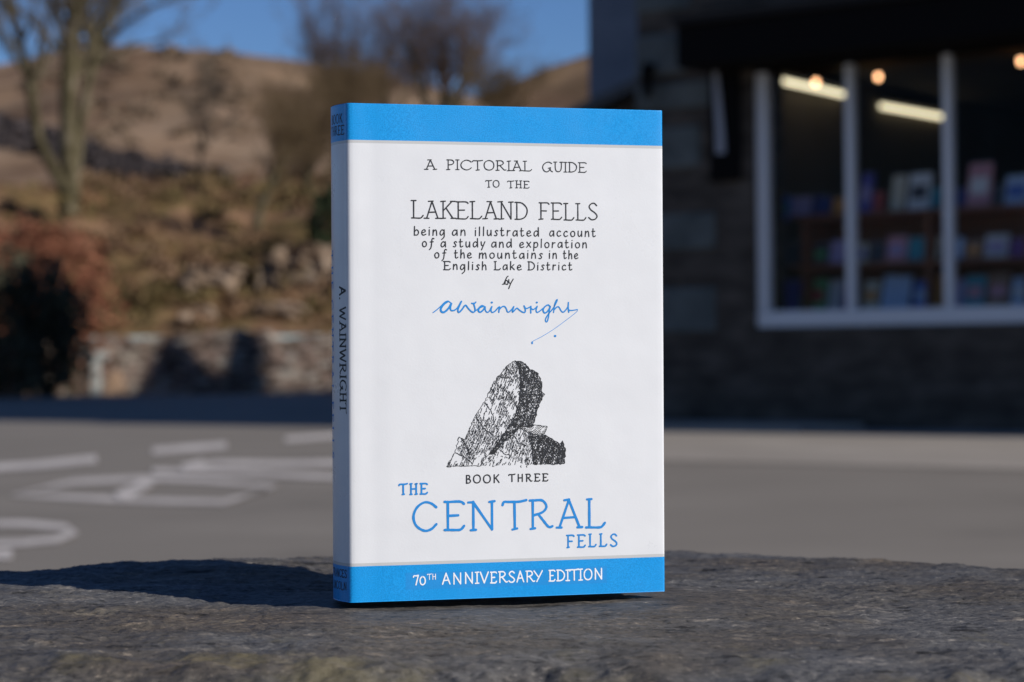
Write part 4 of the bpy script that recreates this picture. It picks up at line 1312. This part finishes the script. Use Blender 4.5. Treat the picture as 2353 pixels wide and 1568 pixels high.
SIG = [
 (0.38,[(31.34, 102.71), (32.77, 103.77), (34.41, 105.23), (35.65, 106.43), (36.75, 106.78), (37.84, 106.17), (37.97, 105.63)]),
 (0.72,[(36.75, 106.7), (35.1, 105.5), (34.13, 103.9), (34.54, 102.92), (35.63, 102.97), (37.14, 104.43), (38.03, 105.9)]),
 (0.54,[(38.03, 105.9), (37.69, 104.3), (38.02, 103.45), (39.19, 103.55), (40.43, 104.57), (41.54, 106.43), (41.76, 106.7)]),
 (0.56,[(41.76, 106.7), (40.85, 104.83), (40.43, 103.5), (40.75, 102.75), (41.8, 103.63), (42.91, 105.1), (43.46, 105.23), (44.28, 104.16), (45.37, 103.09), (46.2, 102.82), (46.81, 103.49), (46.49, 105.1), (46.21, 106.03)]),
 (0.54,[(45.53, 106.03), (46.35, 105.85), (47.04, 106.43)]),
 (0.43,[(46.2, 102.82), (47.58, 103.76), (48.97, 105.1), (49.66, 105.15), (50.34, 104.69)]),
 (0.59,[(49.93, 105.04), (48.55, 104.43), (47.99, 103.36), (48.68, 102.82), (49.79, 103.62), (50.48, 104.69)]),
 (0.46,[(50.48, 104.69), (50.61, 103.49), (51.16, 102.82), (51.99, 103.09), (52.97, 104.83)]),
 (0.48,[(52.97, 104.83), (52.69, 103.49), (53.1, 102.74), (54.21, 103.22), (55.46, 104.56), (55.88, 104.69)]),
 (0.75,[(52.92, 106.3), (53.03, 106.3)]),
 (0.54,[(55.88, 104.69), (55.65, 103.49), (55.59, 102.81)]),
 (0.48,[(55.73, 103.75), (56.71, 104.69), (57.68, 104.88), (58.37, 104.02), (58.78, 102.95), (59.48, 102.94), (60.59, 104.02), (61.15, 104.82)]),
 (0.51,[(61.15, 104.82), (60.73, 103.48), (60.73, 102.81), (61.71, 103.75), (62.4, 104.23), (63.37, 103.48), (64.49, 102.81), (65.32, 102.8), (65.47, 103.75), (65.0, 105.09)]),
 (0.46,[(65.0, 105.09), (65.75, 104.15), (67.01, 104.55), (67.57, 104.96)]),
 (0.56,[(67.57, 104.82), (67.5, 103.74), (67.55, 102.53)]),
 (0.46,[(67.56, 104.28), (68.4, 103.74), (69.52, 104.42), (69.94, 104.96)]),
 (0.48,[(69.94, 104.87), (69.52, 103.47), (69.93, 102.72), (70.91, 103.2), (72.32, 104.28)]),
 (0.70,[(69.75, 106.3), (69.87, 106.3)]),
 (0.56,[(74.85, 104.82), (74.01, 105.41), (72.74, 104.68), (72.17, 103.47), (72.73, 102.53), (73.85, 103.06), (74.85, 104.68)]),
 (0.46,[(74.85, 104.68), (74.41, 102.66), (74.12, 100.77), (73.69, 99.42), (73.13, 99.42), (73.14, 100.5), (74.27, 102.25), (75.4, 103.47)]),
 (0.43,[(75.4, 103.47), (76.53, 105.09), (77.53, 107.11), (77.25, 107.2), (76.54, 105.63), (76.1, 102.66)]),
 (0.48,[(76.19, 103.47), (77.37, 104.68), (78.22, 104.55), (78.91, 103.33), (79.75, 102.79), (80.74, 103.6), (81.45, 104.55)]),
 (0.51,[(81.75, 106.3), (81.65, 104.55), (81.87, 102.79)]),
 (0.40,[(81.73, 103.73), (82.72, 103.41), (85.12, 103.73)]),
 (0.19,[(85.12, 103.73), (84.97, 103.05), (82.42, 101.03), (76.49, 96.85), (71.98, 94.17), (67.97, 92.16)]),
 (0.59,[(67.97, 91.95), (67.97, 91.49)]),
 (0.81,[(76.56, 94.15), (76.7, 94.15)]),
]
k = Ink(on_front)
for wd, pts in SIG: k.stroke(smooth_path(pts, 5), wd, wob=0.04)
k.build('signature', M['blue_ink'], jacket)

# a generic pen drawing of a crag: outline, hatching, cross-hatching and solid shade
k = Ink(on_front)
r = random.Random(12)


def crossings(poly, ang, off):
    d = np.array([math.cos(ang), math.sin(ang)])
    nrm = np.array([-d[1], d[0]])
    out = []
    n = len(poly)
    for i in range(n):
        a, b_ = np.array(poly[i]), np.array(poly[(i + 1) % n])
        da, db = a @ nrm - off, b_ @ nrm - off
        if (da > 0) != (db > 0):
            q = a + (b_ - a) * da / (da - db)
            out.append((q @ d))
    return d, nrm, sorted(out)


def hatch(poly, ang, gap, w, skip=0.15, seg=(0.8, 2.6), bend=0.0):
    ang = rad(ang)
    nrm = np.array([-math.sin(ang), math.cos(ang)])
    offs = [np.array(p) @ nrm for p in poly]
    o_ = min(offs) + gap * .5
    while o_ < max(offs):
        d, nn, xs_ = crossings(poly, ang, o_)
        for a, b_ in zip(xs_[::2], xs_[1::2]):
            x = a + r.uniform(0, .2)
            while x < b_ - .15:
                ln = r.uniform(*seg)
                e = min(x + ln, b_)
                mid_ = d * (x + e) / 2 + nn * o_
                if r.random() > skip + (0.55 if w < .24 and mid_[0] < 66 and float(fbm(mid_[0] * .30, mid_[1] * .24, 8, 3)) > .38 else 0):
                    p0 = d * x + nn * (o_ + r.uniform(-.08, .08))
                    p1 = d * e + nn * (o_ + r.uniform(-.08, .08) + bend * (e - x))
                    k.stroke([p0, (p0 + p1) / 2 + nn * r.uniform(-.05, .05), p1], w * r.uniform(.8, 1.25), cap=False)
                x = e + r.uniform(.12, .45)
        o_ += gap * r.uniform(.8, 1.2)


def rough(pts, amp=.30, step=.65):
    out = []
    n = len(pts)
    for i in range(n):
        a, b_ = np.array(pts[i], float), np.array(pts[(i + 1) % n], float)
        m_ = max(1, int(np.hypot(*(b_ - a)) / step))
        for j in range(m_): out.append(a + (b_ - a) * j / m_ + np.array([r.uniform(-amp, amp), r.uniform(-amp, amp)]) * (1 if j else .3))
    return out


def edge(pts, w=.26):
    p = rough(pts, .16, .7)[:]
    k.stroke(p[:len(p)], w)


def solid(poly, lift=.03): k.poly(poly, lift)


light = rough([(36.0, 47.6), (39.2, 52.4), (40.6, 58.2), (42.6, 57.0), (46.6, 65.2), (50.2, 70.6), (53.4, 77.2), (55.6, 80.0), (58.8, 83.6), (61.6, 85.4), (63.0, 82.0), (63.6, 76.0), (62.8, 70.0), (61.4, 65.0), (58.4, 60.6), (55.0, 55.0), (50.5, 50.4), (48.8, 47.6)])
dark = rough([(61.6, 85.4), (65.4, 84.2), (67.2, 82.0), (70.2, 80.6), (71.6, 76.6), (71.4, 74.2), (72.6, 73.0), (70.4, 69.4), (69.2, 65.0), (67.8, 61.2), (63.4, 61.4), (58.4, 60.6), (61.4, 65.0), (62.8, 70.0), (63.6, 76.0), (63.0, 82.0)])
cleft = rough([(58.4, 60.6), (63.0, 61.2), (60.2, 58.0), (57.2, 55.4), (53.4, 51.6), (51.0, 51.0), (54.2, 55.2)])
block = rough([(48.8, 47.6), (51.0, 50.6), (54.2, 52.2), (57.6, 55.2), (60.6, 58.8), (62.2, 61.4), (66.0, 60.6), (66.6, 57.0), (67.8, 52.6), (68.6, 47.6)])
slab = rough([(62.2, 61.4), (66.2, 61.6), (70.0, 61.9), (73.6, 61.2), (72.6, 58.8), (68.6, 58.4), (66.2, 59.2)])
shade = rough([(66.2, 59.2), (68.6, 58.4), (72.4, 58.4), (74.6, 57.2), (77.4, 55.6), (78.2, 54.8), (79.2, 56.2), (80.4, 52.6), (79.8, 47.7), (68.6, 47.6), (67.8, 52.6), (66.6, 57.0)])
hatch(light, 68, .50, .22, .16, (.7, 2.2))
hatch(light, 58, .85, .20, .40, (.3, 1.0))
hatch(light, 100, 1.3, .20, .60, (.3, .9))
hatch(block, 74, .50, .22, .15, (.7, 2.2))
hatch(block, 60, .9, .20, .45, (.3, .9))
hatch(slab, 35, .46, .25, .12)
for P_ in (dark, shade):
    hatch(P_, 72, .44, .29, .06)
    hatch(P_, 10, .50, .24, .16)
    hatch(P_, 128, .75, .24, .3)
hatch(cleft, 75, .38, .30, .05)
hatch(cleft, 20, .45, .25, .1)


def inside(P_, c_):
    _, _, cr = crossings(P_, 0.0, c_[1])
    return sum(1 for x in cr if x < c_[0]) % 2 == 1


# small irregular touches of solid black, thick in the shade and sparse in the light
for P_, cnt, big_ in ((dark, 105, .7), (shade, 130, .7), (cleft, 30, .5), (light, 80, .32), (block, 45, .30)):
    xs_, ys_ = [p[0] for p in P_], [p[1] for p in P_]
    for i in range(cnt):
        c_ = np.array([r.uniform(min(xs_), max(xs_)), r.uniform(min(ys_), max(ys_))])
        if not inside(P_, c_): continue
        k.k += 1
        rr_ = r.uniform(.35, 1.0) * big_
        an, q = r.uniform(1.0, 1.5), []
        for a in np.linspace(0, 2 * PI, 8)[:-1]:
            e = np.array([rr_ * math.cos(a) * 1.5, rr_ * math.sin(a) * .6]) * r.uniform(.5, 1.2)
            q.append(c_ + np.array([e[0] * math.cos(an) - e[1] * math.sin(an), e[0] * math.sin(an) + e[1] * math.cos(an)]))
        if all(inside(P_, p_) for p_ in q): k.poly(q, .03 + .002 * (k.k % 4))
for P_ in (light, dark, shade, slab): k.stroke(P_ + [P_[0]], .20)
# cracks
for pts in ([(55.4, 79.8), (57.6, 79.2), (60.2, 79.0)], [(55.6, 76.0), (58.6, 74.0), (61.0, 70.6), (62.6, 67.4)], [(50.4, 70.2), (53.2, 66.0), (53.6, 61.8)], [(46.8, 65.0), (50.0, 61.0), (53.0, 58.6)],
            [(41.4, 57.6), (43.6, 54.6), (44.4, 51.6)], [(39.4, 52.4), (43.0, 50.6), (45.4, 48.4)], [(52.4, 75.6), (54.0, 73.0), (53.4, 70.2)], [(58.0, 83.0), (60.0, 80.6), (61.4, 81.6)], [(55.6, 53.4), (57.4, 51.6), (60.4, 51.0)], [(61.2, 58.0), (62.8, 55.4), (65.6, 54.6)]):
    k.stroke(rough(pts, .2, .6)[:len(rough(pts, 0, .6)) // 2 + 1], .26)
for i in range(150):
    P_ = light if i % 2 else block
    xs_, ys_ = [p[0] for p in P_], [p[1] for p in P_]
    c_ = np.array([r.uniform(min(xs_), max(xs_)), r.uniform(min(ys_), max(ys_))])
    _, _, cr = crossings(P_, 0.0, c_[1])
    if sum(1 for x in cr if x < c_[0]) % 2 == 0: continue
    a = r.uniform(0, 6.28)
    k.stroke([c_, c_ + .45 * np.array([math.cos(a), math.sin(a)]), c_ + .8 * np.array([math.cos(a + .7), math.sin(a + .7)])], .22, cap=False)
k.build('crag_drawing', M['ink'], jacket)

# spine: author down the front side, title in blue along the middle, two lines at head and foot
def down(s0, vtop):
    return lambda u, v, lift: on_spine(s0 - v, vtop - u, lift)


def across(s_right):
    return lambda u, v, lift: on_spine(s_right - u, v, lift)


k = Ink(down(6.6, 112.3))
k.word('A.', 0, 5.0, 0, 4.0, .76, serif=False, gap=.12)
k.word('WAINWRIGHT', 7.6, 45.2, 0, 4.1, .62, gap=.12, ser=.10)
k.build('author_lettering', M['ink'], jacket)
k = Ink(across(21.5))
k.word('BOOK', 8.0, 17.4, 170.4, 3.2, .38, serif=False, gap=.16)
k.word('THREE', 7.0, 18.4, 166.2, 3.2, .38, serif=False, gap=.16)
k.build('volume_lettering', M['ink'], jacket)
k = Ink(across(21.5))
k.word('FRANCES', 6.2, 18.6, 8.6, 2.7, .34, serif=False, gap=.14)
k.word('LINCOLN', 6.4, 18.4, 4.2, 2.7, .34, serif=False, gap=.14)
k.build('publisher_lettering', M['ink'], jacket)
k = Ink(down(17.6, 125.0))
k.word('THE', 0, 13.6, 0, 4.4, .6, gap=.6, ser=.09)
k.word('CENTRAL', 17.5, 50.5, 0, 4.4, .6, gap=.5, ser=.09)
k.word('FELLS', 54.0, 74.5, 0, 4.4, .6, gap=.5, ser=.09)
k.build('spine_title', M['blue_ink'], jacket)
